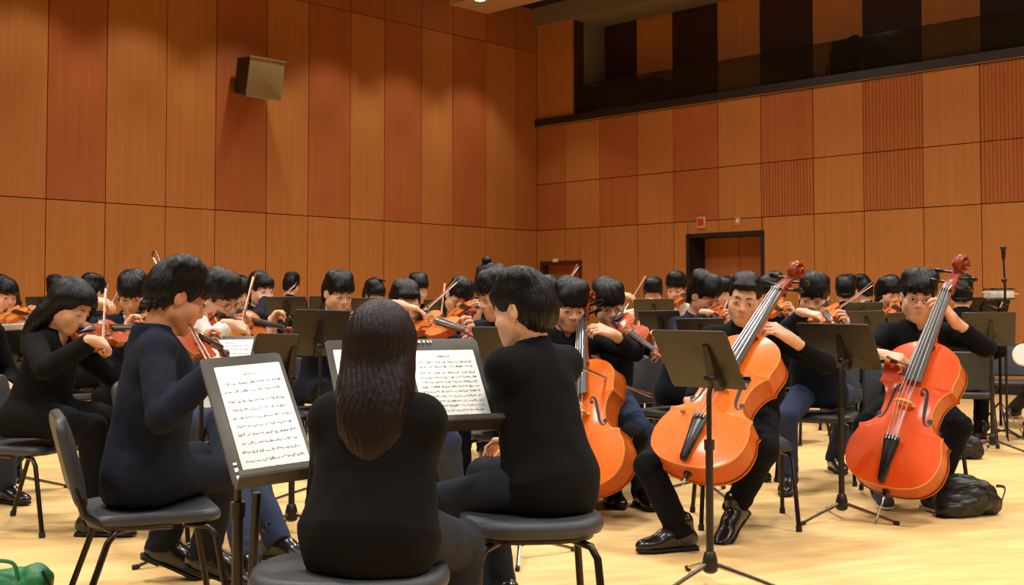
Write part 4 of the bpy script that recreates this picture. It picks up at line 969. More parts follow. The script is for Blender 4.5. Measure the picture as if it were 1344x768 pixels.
PEOPLE = {}
def person(pid, label, head, D, yaw, hyaw=None, pitch=15, roll=0, hs=1.06, k=1.0, hair='short', hmat='hair', skin='skin', top='shirt', tmat='black', legm='black', lean=0.13, pelvis=None, seat=0.45,
           rh=None, lh=None, feet=None, knees=None, vox=0.005, female=False, glasses=False, sneakers=False, face_detail=True, inner=None, legs=True, elbow_out=(0.55, 0.55), sw=None, group=None, mate=None, shoemat=None):
    """head: pixel or point of the middle of the head. rh/lh: dict(p=wrist point, hd=hand direction, pn=palm normal, curls, thumb, pole)."""
    hyaw = yaw if hyaw is None else hyaw
    Hc = at(head[0], head[1], D) if len(head) == 2 else np.asarray(head, float)
    fr = head_frame(Hc, hyaw, pitch, roll, hs); f = face(yaw); rt = V(f[1], -f[0], 0)
    N = Hc - ZUP * .150 * hs - face(hyaw) * (.030 + .0016 * pitch) * hs
    if pelvis is None: pelvis = V(N[0], N[1], 0) - f * lean
    Pv = V(pelvis[0], pelvis[1], seat + .105 * k)
    up = nrm(N - Pv); tf = nrm(f - up * np.dot(f, up)); tr = np.cross(tf, up); T = np.linalg.norm(N - Pv); TR = np.stack([tr, tf, up], 1)
    Q = lambda x, y, z: Pv + TR @ V(x * k, y * k, z * T)       # torso point, z as share of the trunk
    sw = (sw or (.150 if female else .168)) * k
    S = {s: Q(0, 0, .915) + tr * s * sw + tf * .005 for s in (1, -1)}
    l1, l2 = .275 * k, .245 * k
    out = dict(fr=fr, Q=Q, S=S, f=f, rt=rt, Pv=Pv, N=N, up=up)
    base = V(Pv[0], Pv[1], 0)
    # ---- joints
    arms = {}
    for s, spec, eo in ((1, rh, elbow_out[0]), (-1, lh, elbow_out[1])):
        if spec is None: spec = dict(p=Pv + f * .30 * k + rt * s * .12 * k + ZUP * .09 * k, hd=nrm(f - rt * s * .5 - ZUP * .1), pn=-ZUP, curls=(22, 26, 30, 34))
        if 'g' in spec and 'p' not in spec: spec['p'] = np.asarray(spec['g']) - nrm(spec['hd']) * .085 * k
        pole = spec.get('pole'); pole = rt * s * eo - ZUP * .8 - f * .15 if pole is None else pole
        W = np.asarray(spec['p'], float); d = W - S[s]; L = np.linalg.norm(d); mx = (l1 + l2) * 1.02
        if L > mx: W = S[s] + d / L * mx
        arms[s] = (W, ik(S[s], W, l1, l2, pole), spec)
    lt, ls = .425 * k, .415 * k; LG = {}
    for s in (1, -1):
        hip = Pv + rt * s * .088 * k - ZUP * .015
        ft = (feet or {}).get(s); kn = (knees or {}).get(s)
        if ft is None: g = hip + f * (.42 * k) + rt * s * .05; ft = (V(g[0], g[1], 0), yaw + s * 10, 0)
        gp, fy, lift = ft; fd = face(fy); a = R(lift)
        ank = V(gp[0], gp[1], 0) + fd * (.13 * k * (1 - math.cos(a))) + ZUP * (.13 * k * math.sin(a)) + ZUP * .10 * k + fd * (-.0)
        K = np.asarray(kn, float) if kn is not None else ik(hip, ank, lt, ls, f * .6 + ZUP * .8 + rt * s * .12)
        LG[s] = (hip, K, ank, gp, fy, lift)
    # ---- the body: one continuous surface
    B = Field(); head_ops(B, fr, female, ears=vox < 0.0075)
    B.u(cone(fr.p(0, -.022, -.05), N + up * .02, .050 * hs, .056 * hs if not female else .050 * hs), .02)
    B.u(ell(Q(0, 0, .70), (.125 * k, .085 * k, .26 * T), TR), .05); B.u(ell(Q(0, 0, .30), (.115 * k, .08 * k, .25 * T), TR), .05); B.u(ell(Q(0, 0, .02), (.13 * k, .10 * k, .10 * k), TR), .05)
    for s in (1, -1):
        W, E, spec = arms[s]
        B.u(cone(N, S[s], .045 * k, .045 * k), .03); B.u(cone(S[s], E, .040 * k, .034 * k), .02); B.u(cone(E, W, .035 * k, .024 * k), .012)
        hdv = np.asarray(spec.get('hd', W - E), float); pn = np.asarray(spec.get('pn', -ZUP), float)
        hand(B, W, hdv, pn, s, spec.get('curls', (35, 40, 45, 50)), spec.get('thumb', (0.7, 0.6, 0.3)), k * spec.get('hk', 1.0), spec.get('spread', 0))
        if legs:
            hip, K, ank, gp, fy, lift = LG[s]
            B.u(cone(hip, K, .065 * k, .046 * k), .03); B.u(cone(K, ank, .044 * k, .030 * k), .02); B.u(cone(ank, ank + face(fy) * .05 * k - ZUP * .05 * k, .026 * k, .020 * k), .02)
    v, q = B.mesh(vox); mb = MB(); mb.raw(v, q)
    if face_detail:      # brows, eyes and lips follow the modelled face
        HF = Field(); head_ops(HF, Frame(V(0, 0, 0), V(1, 0, 0), V(0, 1, 0), V(0, 0, 1), 1), female, False)
        def sy(x, z):
            ys = np.linspace(.13, .0, 131); d = HF.eval(np.stack([np.full(131, x), ys, np.full(131, z)], 1)); i = np.argmax(d < 0); return ys[i]
        for s in (-1, 1):
            pts = [(s * x, z) for x, z in ((.013, .024), (.024, .0285), (.036, .029), (.050, .0225))]
            mb.tube([fr.p(x, sy(x, z) + .0005, z) for x, z in pts], [.0022 * hs, .0036 * hs, .0032 * hs, .0012 * hs], 6, mi=1)
            dn = min(max(pitch, 0) / 40, 1)
            ez = .001; pts = [(s * x, z) for x, z in ((.0185, -.001 + ez), (.026, .0042 - .005 * dn + ez), (.034, .0050 - .006 * dn + ez), (.043, .0025 - .003 * dn + ez), (.048, -.0002 + ez))]
            mb.tube([fr.p(x, sy(x, z) + .0004, z) for x, z in pts], [.0008 * hs, .0019 * hs, .0022 * hs, .0021 * hs, .0009 * hs], 6, mi=1)
            if pitch < 32:
                y = sy(s * .033, 0); mb.ball(fr.p(s * .033, y - .0010, -.0006), np.array((.0125, .0032, .0042 - .0022 * dn)) * hs, fr.Rm, 12, 8, mi=3); mb.ball(fr.p(s * .0325, y + .0012, -.0002), np.array((.0056, .0020, .0044 - .0022 * dn)) * hs, fr.Rm, 12, 8, mi=2)
        for z, r, wd in ((-.0578, .0024, .0165), (-.0680, .0029, .0145)):
            xs = np.linspace(-wd, wd, 7); mb.tube([fr.p(x, sy(x, z) - .0006, z + (.0010 if z > -.06 else -.0004) * (1 - (x / wd) ** 2) - .0045 * (x / wd) ** 2) for x in xs], [r * hs * (0.35 + 0.65 * (1 - (x / wd) ** 2)) for x in xs], 6, mi=4)
        xs = np.linspace(-.0155, .0155, 7); mb.tube([fr.p(x, sy(x, -.063) + .0003, -.0628 - .0050 * (x / .0155) ** 2) for x in xs], 0.0006 * hs, 5, mi=1)
    body = mb.build('person', [M[skin], M['brow'], M['eye'], M['sclera'], M['lip']], None, base); body.location = tuple(base); tag(body, label, 'person', group)
    # ---- hair
    hv = max(vox * 0.8, 0.0032); F = hair_field(fr, hair, pid)
    if hair == 'long':
        drape = mate or [(0, -.075, -.06), (0, -.085, -.16), (0, -.075, -.27)]
        D_ = seg_curve(drape, 9); nD = len(D_); rl = np.random.default_rng(pid)
        wd = lambda t: .047 * (1.0 if t < .55 else 1.0 - .75 * ((t - .55) / .45) ** 1.4)
        for i in range(nD - 1):
            t0, t1 = i / (nD - 1), (i + 1) / (nD - 1); a, b = D_[i], D_[i + 1]
            for q_ in (-1, 0, 1): F.u(fr.cone((a[0] + q_ * wd(t0), a[1] + .02 * abs(q_) * (1 - t0), a[2]), (b[0] + q_ * wd(t1), b[1] + .02 * abs(q_) * (1 - t1), b[2]), .036 - .008 * t0, .036 - .008 * t1), .035 * hs)
        e0 = D_[-3]; e1 = D_[-1]; dd = e1 - e0
        for q_ in np.linspace(-1.25, 1.25, 9):        # separate tips of unequal length
            g = rl.uniform(.5, 1.25) * (1 - .25 * abs(q_)); F.u(fr.cone((e0[0] + q_ * .045, e0[1] - .004, e0[2]), (e0[0] + q_ * .040 + rl.uniform(-.01, .01), e0[1] + dd[1] * g - .01, e0[2] + dd[2] * g), .022, .005), .012 * hs)
        for s in (-1, 1): F.u(fr.cone((s * .064, -.018, .03), (s * .066, -.045, -.11), .024, .020), .04 * hs)
        if pid == 2:
            for s, x1, z1 in ((-1, -.105, -.20), (-1, -.085, -.24), (1, .085, -.23)): F.u(fr.cone((s * .06, -.06, -.10), (x1, -.035, z1), .022, .010), .03 * hs)
        F.sub(fr.box((0, .118, -.06), (.058, .085, .098), .016), .007 * hs)
    if hair == 'bob':
        F.u(fr.ell((0, -.062, -.020), (.070, .052, .062)), .03 * hs)
    v, q = F.mesh(hv); mb = MB(); mb.raw(v, q); hobj = mb.build('hair', M[hmat], body, base)
    # ---- upper garment
    G = Field(); dress = top in ('coat', 'dress'); jk = top in ('blazer', 'jacket', 'coat')
    e = .006 if not jk else .012
    fm = .012 if female else 0
    G.u(econe(Q(0, -.002, -.02), Q(0, .012, .42), .176 * k + e, .146 * k + e - fm, tf, .78), .02)
    G.u(econe(Q(0, .012, .42), Q(0, .010, .74), .146 * k + e - fm, .152 * k + e - fm, tf, .72), .05)
    for s in (1, -1):
        W, E, spec = arms[s]
        G.u(cone(Q(0, 0, .97), S[s] + up * .006, .046 * k, .051 * k + e * .5), .05)
        G.u(cone(S[s], E, .053 * k + e * .6, .045 * k + e * .6), .03)
        cut_ = spec.get('cuff', .93); Wc = E + (W - E) * cut_
        G.u(cone(E, Wc, .046 * k + e * .6, .034 * k + e * .8, flat=True), .014)
    if jk or dress:      # skirts of the jacket over the lap
        for s in (1, -1):
            hip, K, ank, gp, fy, lift = LG[s]
            if legs: G.u(cone(hip - ZUP * .005, hip + (K - hip) * (.38 if not dress else .62), .100 * k, .088 * k), .05)
    # collar
    if top == 'sweater': G.u(cone(N + up * .005 - tf * .004, N + up * .055 + tf * .003, .064 * hs, .060 * hs, flat=True), .012)
    elif jk: G.u(cone(N - up * .02 - tf * .012, N + up * .055 - tf * .004, .074 * hs, .068 * hs, flat=True), .02); G.sub(ell(N + up * .05 + tf * .095, (.055, .075, .085), TR), .012)
    else: G.u(cone(N - up * .02 - tf * .006, N + up * .045 + tf * .002, .070 * hs, .064 * hs, flat=True), .014); G.sub(ell(N + up * .055 + tf * .085, (.030, .05, .055), TR), .008)
    G.sub(cone(N + up * .03, N + up * .14, .0555 * hs if not female else .050 * hs), .003)
    G.inter(half(V(0, 0, seat + .004), -ZUP), .012)
    wr = wrinkle(pid * 3 + 1, .0028 if not jk else .0040, (.07, .22), 7); ax = [arms[s] for s in (1, -1)]
    def post(P):
        o = wr(P)
        for s in (1, -1):      # folds gathered at the elbows
            W, E, spec = arms[s]; dd = np.linalg.norm(P - E, axis=1); a = nrm(W - S[s]); o = o + .0024 * np.exp(-(dd / .10) ** 2) * np.sin((P - E) @ a * 120 + 2.5 * np.sin(P @ up * 34 + 8 * P[:, 0]))
        return o
    G.post = post; gv = max(vox, .005) if vox > .0042 else .0048
    v, q = G.mesh(gv); mb = MB(); mb.raw(v, q); nm = {'blazer': 'blazer', 'jacket': 'jacket', 'coat': 'coat', 'dress': 'dress', 'sweater': 'sweater', 'shirt': 'shirt'}[top]; gobj = mb.build(nm, M[tmat], body, base)
    if jk:
        K_ = Field(); K_.u(cone(N - up * .045 - tf * .010, N + up * .050 - tf * .010, .093 * hs, .075 * hs, flat=True), .01); K_.sub(cone(N - up * .08 - tf * .008, N + up * .10 - tf * .008, .068 * hs, .0625 * hs), .004); K_.sub(half(N + tf * .045, -tf), .01)
        v, q = K_.mesh(max(gv * .8, .004)); mb = MB(); mb.raw(v, q); mb.build('collar', M[tmat], body, base)
    if inner:            # shirt front and collar showing in the open jacket
        I = Field(); I.u(ell(Q(0, .060, .74), (.060 * k, .085 * k, .22 * T), TR), .03); I.u(cone(N - up * .03, N + up * .045 + tf * .008, .066 * hs, .062 * hs, flat=True), .02); I.sub(cone(N + up * .03, N + up * .14, .056 * hs), .003); I.sub(ell(N + up * .06 + tf * .085, (.026, .05, .055), TR), .008)
        v, q = I.mesh(gv); mb = MB(); mb.raw(v, q); mb.build('shirt', M[inner], body, base)
    # ---- trousers and shoes
    if legs:
        L = Field(); L.u(ell(Pv - ZUP * .015, (.158 * k, .118 * k, .090 * k), np.stack([rt, f, ZUP], 1)), .03)
        for s in (1, -1):
            hip, K, ank, gp, fy, lift = LG[s]
            L.u(cone(hip, K, .088 * k, .066 * k), .035); end = ank - nrm(K - ank) * .045 * k + face(fy) * .012 * k
            L.u(cone(K, end, .066 * k, .058 * k, flat=True), .022)
        w2 = wrinkle(pid * 5 + 2, .0026, (.07, .2), 7)
        def post2(P):
            o = w2(P)
            for s in (1, -1):
                hip, K, ank = LG[s][:3]; dd = np.linalg.norm(P - K, axis=1); a = nrm(ank - hip); o = o + .0024 * np.exp(-(dd / .12) ** 2) * np.sin((P - K) @ a * 95 + 3 * np.sin(P @ rt * 26 + P[:, 2] * 9))
                d3 = np.linalg.norm(P - ank, axis=1); o = o + .0026 * np.exp(-(d3 / .11) ** 2) * np.sin(P[:, 2] * 105 + 3 * np.sin(P @ f * 26 + P @ rt * 15))
            return o
        L.post = post2; v, q = L.mesh(gv); mb = MB(); mb.raw(v, q); mb.build('trousers', M[legm], body, base)
        for s in (1, -1):
            hip, K, ank, gp, fy, lift = LG[s]; H = Field(); sf = shoe_mesh(H, V(gp[0], gp[1], .008 * k), fy, lift, k * 1.02); v, q = H.mesh(max(vox, .005)); mb = MB(); mb.raw(v, q)
            so = mb.build('shoe', M[shoemat or ('sneaker' if sneakers else 'shoe')], body, base); sole_mesh(sf).build('sole', M['sneaker_sole' if sneakers else 'sole'], so, base)
            if vox < .0062:
                mb = MB()
                for i in range(4):
                    y = .035 + .022 * i; z = .079 - .010 * i; mb.tube([sf.p(-.020, y, z - .004), sf.p(0, y + .006, z + .004), sf.p(.020, y, z - .004)], .0022 * k, 5)
                mb.build('laces', M['sneaker_sole'] if sneakers else M['sole'], so, base)
    if glasses:
        mb = MB()
        for s in (-1, 1):
            pts = [fr.p(s * .034 + .0215 * math.cos(a), .102 - .25 * abs(s * .034 + .0215 * math.cos(a)) * .3, -.003 + .0185 * math.sin(a)) for a in np.linspace(0, 2 * math.pi, 21)]; mb.tube(pts, .0014 * hs, 5, False)
            mb.tube([fr.p(s * .0555, .097, .003), fr.p(s * .079, .06, .004), fr.p(s * .083, .0, .006)], .0013 * hs, 5)
        mb.tube([fr.p(-.0125, .101, .001), fr.p(0, .106, .003), fr.p(.0125, .101, .001)], .0013 * hs, 5); mb.build('glasses', M['lens_frame'], body, base)
    PEOPLE[pid] = out; out.update(arms=arms, body=body, base=base, legs=LG, hair=hobj); return out

# ------------------------------------------------------------------ violin players: the instrument first, then arms that reach it
VIOL_N = 0
def violinist(pid, label, who, head, D, yaw, vio=None, bw=None, vkey='a', bkey='a', vroll=35, detail=0, lpole=None, rpole=None, vdD=0.0, bdD=None, k=1.0, vlabel=None, blabel=None, rest=False, **kw):
    """vio = (chin px, scroll px, sign); bw = (frog px, tip px, sign)."""
    f = face(yaw); rt = V(f[1], -f[0], 0); rh = lh = None
    if vio:
        A, Y = seg_px(vio[0], vio[1], D + vdD, 0.59, vio[2])
        rr = nrm(np.cross(Y, ZUP)); rr = rr if np.dot(rr, rt) > 0 else rr     # treble side: the player's right
        Z = nrm(np.cross(rr, Y)); a = R(vroll); Z = nrm(math.cos(a) * Z + math.sin(a) * rr); X = np.cross(Y, Z)
        vo = violin(vkey, detail); set_frame(vo, A, X, Y, Z); tag(vo, vlabel or 'violin under the chin of the ' + who, 'violin', 'violins being played')
        g = A + Y * .455 - Z * .012
        lh = dict(p=g - ZUP * .062 - X * .045 + Y * .02, hd=nrm(ZUP * .75 - X * .35 + Y * .30), pn=nrm(X * .9 + Z * .3), curls=(52, 56, 60, 62), thumb=(.5, .75, .1), cuff=.90)
        lh['pole'] = -ZUP * 1.0 + X * .25 + f * .1 if lpole is None else lpole
    if bw:
        bD = D + vdD + (bdD if bdD is not None else -0.05)
        Bp, BY = seg_px(bw[0], bw[1], bD, 0.74, bw[2])
        zz = nrm(np.cross(np.cross(BY, f), BY)) if not vio else nrm(Z - BY * np.dot(Z, BY)); BX = np.cross(BY, zz)
        bo = bow(bkey); set_frame(bo, Bp, BX, BY, zz); tag(bo, blabel or 'violin bow in the right hand of the ' + who, 'bow', 'violin bows')
        S0 = Bp + zz * .012 + BY * .03
        hd = nrm(-zz * .75 + BY * .2 + f * .35 - rt * .35); pn = nrm(-BY * .2 - zz * .4 - f * .4 + BX * .0)
        hd = nrm(S0 - (S0 + rt * .17 - f * .03 + ZUP * .03)); pn = nrm(-zz)
        rh = dict(p=S0 - hd * .088 + zz * .022, hd=hd, pn=pn, curls=(30, 36, 34, 28), thumb=(.35, .7, .75), cuff=.93)
        rh['pole'] = rt * .75 - ZUP * .65 if rpole is None else rpole
    return person(pid, label, head, D, yaw, rh=kw.pop('rh', rh), lh=kw.pop('lh', lh), k=k, **kw)
# ------------------------------------------------------------------ the orchestra, front to back
def sit(pid, label, yaw=None, dx=0.0, dy=0.0, seat=True):
    o = PEOPLE[pid]; y = o['yaw'] if yaw is None else yaw; f = face(y); b = o['base'] - f * 0.03
    return chair(b[0] + dx, b[1] + dy, y, label)
def vp(pid, label, who, head, D, yaw, chair_label=None, **kw):
    o = violinist(pid, label, who, head, D, yaw, **kw); o['yaw'] = yaw
    sit(pid, chair_label or 'black padded chair under the ' + who); return o
NEAR, MID, FAR = 0.0046, 0.006, 0.0085
SP = 'seated string players'

# front desk, left: boy in the navy blazer, his back to us
o = violinist(1, 'person in navy blazer seen from behind, bending over a violin beside the big white page', 'boy in navy blazer', (233, 390), 4.15, 107, hyaw=118, pitch=24, roll=4, vio=((214, 441), (298, 464), 1), vdD=0.10,
    bw=((286, 500), (199, 333), 1), bdD=-0.30, rpole=V(.75, -.45, -.35), vkey='b', vroll=40, vox=NEAR, top='blazer', tmat='navy', legm='navy', hair='short', skin='skin_tan', lean=0.16, pelvis=V(-1.27, 4.10, 0), hs=1.02, detail=1, seat=0.425, inner=None,
    feet={1: (at(262, 772, 4.62), 100, 22), -1: (at(205, 766, 4.75), 104, 26)}, group=SP)
o['yaw'] = 107
c0 = sit(1, 'black padded chair with bare backrest facing us, under the boy in navy blazer', 114, 0.05, 0.0); c0.scale = (1, 1, .92)
# front desk, middle: girl with long dark hair, her back to us
o = person(2, 'person in black top with long dark brown hair, seen from behind between two music stands', (500, 462), 2.98, 166, hyaw=176, pitch=10, hs=0.97, k=0.98, hair='long', hmat='hair_brown', vox=0.0042, female=True, top='sweater', tmat='soft_black', legm='grey', lean=0.04, seat=0.455,
    sw=.120, mate=[(0, -.070, -.05), (0, -.088, -.13), (0, -.090, -.20), (0.004, -.082, -.262)],
    rh=dict(p=at(530, 640, 3.34), hd=V(-.3, .9, -.1), pn=V(-.5, -.2, -.8)), lh=dict(p=at(450, 620, 3.34), hd=V(.3, .9, 0), pn=V(.5, -.2, -.8)), elbow_out=(.12, .12),
    feet={1: (at(592, 860, 3.28), 165, 0), -1: (at(440, 850, 3.5), 180, 0)}, knees={1: at(604, 716, 3.26)}, face_detail=True, group=SP)
b = o['base']; stool(b[0] - 0.055, b[1] + 0.04, 4, 'wide black padded stool under the girl with long hair', 0.245, 0.20, 0.46)
# front desk, right: short black hair, ear stud
o = person(3, 'person in black sweater with short black hair and ear stud, turned away on a stool', (686, 408), 3.82, -132, hyaw=-118, pitch=10, hs=0.98, hair='bob', vox=NEAR, female=True, top='sweater', tmat='black', legm='grey', lean=0.06, seat=0.45, skin='skin',
    rh=dict(p=at(690, 585, 4.30), hd=V(-.8, .4, .1), pn=V(0, -.2, -1)), lh=dict(p=at(680, 590, 4.18), hd=V(-.8, .5, 0), pn=V(0, -.2, -1)), elbow_out=(.25, .1),
    feet={1: (at(660, 800, 4.05), -120, 0), -1: (at(622, 815, 3.85), -110, 0)}, knees={-1: at(580, 662, 3.88)}, group=SP)
o['yaw'] = -132
mb = MB(); p = o['fr'].p(-.080, -.004, -.034); mb.ball(p, 0.0042); mb.build('ear_stud', M['gold'], o['body'], o['base'])
b = o['base']; stool(b[0] - 0.06, b[1] - 0.02, 8, 'black padded stool under the person with the ear stud', 0.225, 0.20, 0.45)
# girl in the long black coat at the left
vp(4, 'person with half-up long black hair in black coat playing violin, looking down', 'girl in black coat', (92, 402), 5.85, 76, 'grey-backed chair behind the girl in black coat', pitch=32, roll=-4, hs=1.06, vio=((97, 441), (196, 433), 1), vdD=-0.02, bw=((134, 462), (139, 376), 1), bdD=-0.22, vkey='b',
   vox=0.005, female=True, top='coat', tmat='black', legm='black', hair='long', lean=0.10, detail=1, mate=[(0, -.075, -.05), (0, -.085, -.15), (0, -.06, -.27)], group=SP, vroll=42)
mb = MB(); q = PEOPLE[4]['fr']; mb.ball(q.p(0, -.085, .100), np.array((.03, .016, .014)) * 1.05, q.Rm); mb.build('hair_clip', M['ebony'], PEOPLE[4]['body'], PEOPLE[4]['base'])
# boy with glasses in the white shirt
vp(5, 'person in white shirt and glasses playing an amber violin behind the navy blazer', 'boy in white shirt and glasses', (289, 391), 5.75, 58, pitch=24, roll=8, hs=1.0, vio=((281, 424), (382, 433), 1), vdD=-0.08, bw=((314, 440), (333, 361), 1), bdD=-0.12, vkey='a', vroll=55,
   vox=0.0052, top='shirt', tmat='white', legm='denim', hair='short', lean=0.12, glasses=True, detail=1, feet={1: (floor_at(322, 757), 30, 0), -1: (floor_at(360, 735), 60, 0)}, knees={1: at(292, 556, 5.15)}, group=SP, pelvis=V(-1.50, 5.62, 0))
# short-haired boy behind the long hair
vp(6, 'person with cropped hair half hidden by the long-haired girl, playing violin', 'boy with cropped hair', (531, 402), 5.9, 22, pitch=18, hs=0.98, hair='crew', vio=((545, 424), (628, 441), -1), vdD=-0.12, bw=((549, 416), (601, 369), 1), bdD=-0.12, vkey='a', vroll=30, detail=1,
   vox=0.0055, top='shirt', tmat='blue_black', legm='denim', feet={1: (floor_at(575, 690), 20, 0), -1: (floor_at(598, 690), 20, 0)}, knees={-1: at(585, 580, 5.45)}, group=SP)
# boy in navy beyond the ear-stud player
vp(7, 'person in navy shirt facing the long-haired girl, half hidden behind black sweater', 'boy in navy behind black sweater', (652, 388), 6.3, -22, hyaw=-62, pitch=18, hs=1.06, vox=0.0058, top='shirt', tmat='blue_black', hair='short', legm='black', group=SP)
# first cellist
o = person(8, 'person in black polo playing the upright cello between two violinists', (747, 402), 6.55, 10, hyaw=14, pitch=20, roll=-3, hs=1.10, hair='bowl', vox=0.0052, top='shirt', tmat='blue_black', legm='black', lean=0.10, face_detail=True,
    lh=dict(g=at(786, 431, 6.28), hd=nrm(V(-.85, -.2, .35)), pn=nrm(V(-.3, .6, -.7)), curls=(40, 48, 52, 50), thumb=(.5, .7, .4), pole=V(1.0, -.1, -.45), cuff=.74, hk=1.0),
    rh=dict(p=at(742, 545, 6.05), hd=nrm(V(.6, -.4, -.2)), pn=nrm(V(.2, .6, -.6)), curls=(40, 45, 50, 50), pole=V(-.8, 0, -.5)),
    feet={-1: (floor_at(803, 662), 10, 0), 1: (at(740, 660, 6.3), -20, 0)}, knees={-1: at(832, 575, 6.15), 1: at(735, 580, 6.1)}, group=SP); o['yaw'] = 10; sit(8, 'black padded chair under the first cellist')
# violinist right of the first cellist
vp(9, 'person with long fringe playing violin just beside the upright cello', 'player with long fringe', (800, 400), 6.95, 6, 'grey-backed chair of the violinist with long fringe', pitch=20, roll=6, hs=1.06, hair='bowl', glasses=True, vio=((806, 426), (873, 470), -1), vdD=-0.16, bw=((779, 474), (826, 396), 1), bdD=-0.18, vkey='b', vroll=48, detail=1,
   vox=0.0055, top='shirt', tmat='blue_black', legm='denim', feet={-1: (at(842, 660, 6.5), 10, 0), 1: (at(800, 655, 6.6), 0, 0)}, knees={-1: at(838, 562, 6.4)}, group=SP)
# second cellist
o = person(10, 'person in black with crew cut playing the tilted orange cello, right foot forward', (977, 394), 5.85, -4, hyaw=-16, pitch=12, roll=-7, hs=1.02, hair='crew', vox=0.0046, top='shirt', tmat='black', legm='black', lean=0.10,
    lh=dict(g=at(1018, 432, 5.62), hd=nrm(V(-.80, -.15, .50)), pn=nrm(V(-.45, .55, -.6)), curls=(38, 46, 50, 48), thumb=(.5, .7, .4), pole=V(.9, -.1, -.6), cuff=.70, hk=1.1),
    rh=dict(p=at(905, 540, 5.45), hd=nrm(V(.3, -.6, -.2)), pn=nrm(V(.5, .4, -.6)), curls=(40, 45, 50, 50), pole=V(-.9, 0, -.3)),
    feet={1: (floor_at(893, 723), -72, 0), -1: (at(972, 690, 5.62), -40, 30)}, knees={1: at(852, 612, 5.38), -1: at(1003, 590, 5.42)}, group=SP); o['yaw'] = -4; sit(10, 'black padded chair under the second cellist')
# third cellist
o = person(11, 'person in black shirt and round glasses playing the large red cello', (1205, 391), 6.6, -4, hyaw=-14, pitch=8, roll=-6, hs=1.13, k=1.04, hair='short', glasses=True, vox=0.005, top='shirt', tmat='black', legm='black', lean=0.10, sneakers=True,
    lh=dict(g=at(1240, 402, 6.32), hd=nrm(V(-.55, -.25, .75)), pn=nrm(V(-.6, .5, -.4)), curls=(45, 52, 56, 52), thumb=(.5, .7, .4), pole=V(.9, -.1, -.7), cuff=.66, hk=1.1),
    rh=dict(p=at(1158, 466, 6.22), hd=nrm(V(.75, -.45, -.2)), pn=nrm(V(.2, .4, -.8)), curls=(45, 50, 52, 55), pole=V(-.9, .2, -.3), cuff=.92, hk=1.1),
    feet={1: (floor_at(1156, 662), -8, 0), -1: (floor_at(1224, 671), 12, 0)}, knees={1: at(1138, 560, 6.35), -1: at(1258, 560, 6.35)}, group=SP); o['yaw'] = -4; sit(11, 'black padded chair under the third cellist')
# violinist between the last two cellists
vp(12, 'person with hair over the eyes playing violin behind the stand between two big cellos', 'player with hair over the eyes', (1068, 390), 7.3, -22, 'grey padded chair behind the central tall stand, under player with hair over eyes', pitch=18, roll=-5, hs=1.08, hair='bowl', vio=((1080, 410), (1098, 430), -1), vdD=-0.14, bw=((1075, 423), (1147, 373), 1), bdD=-0.30, vkey='a', vroll=30, detail=1,
   vox=0.0058, top='shirt', tmat='navy', legm='denim', feet={1: (floor_at(1035, 646), -20, 0), -1: (floor_at(1096, 618), 0, 0)}, knees={1: at(1032, 548, 6.95)}, group=SP)

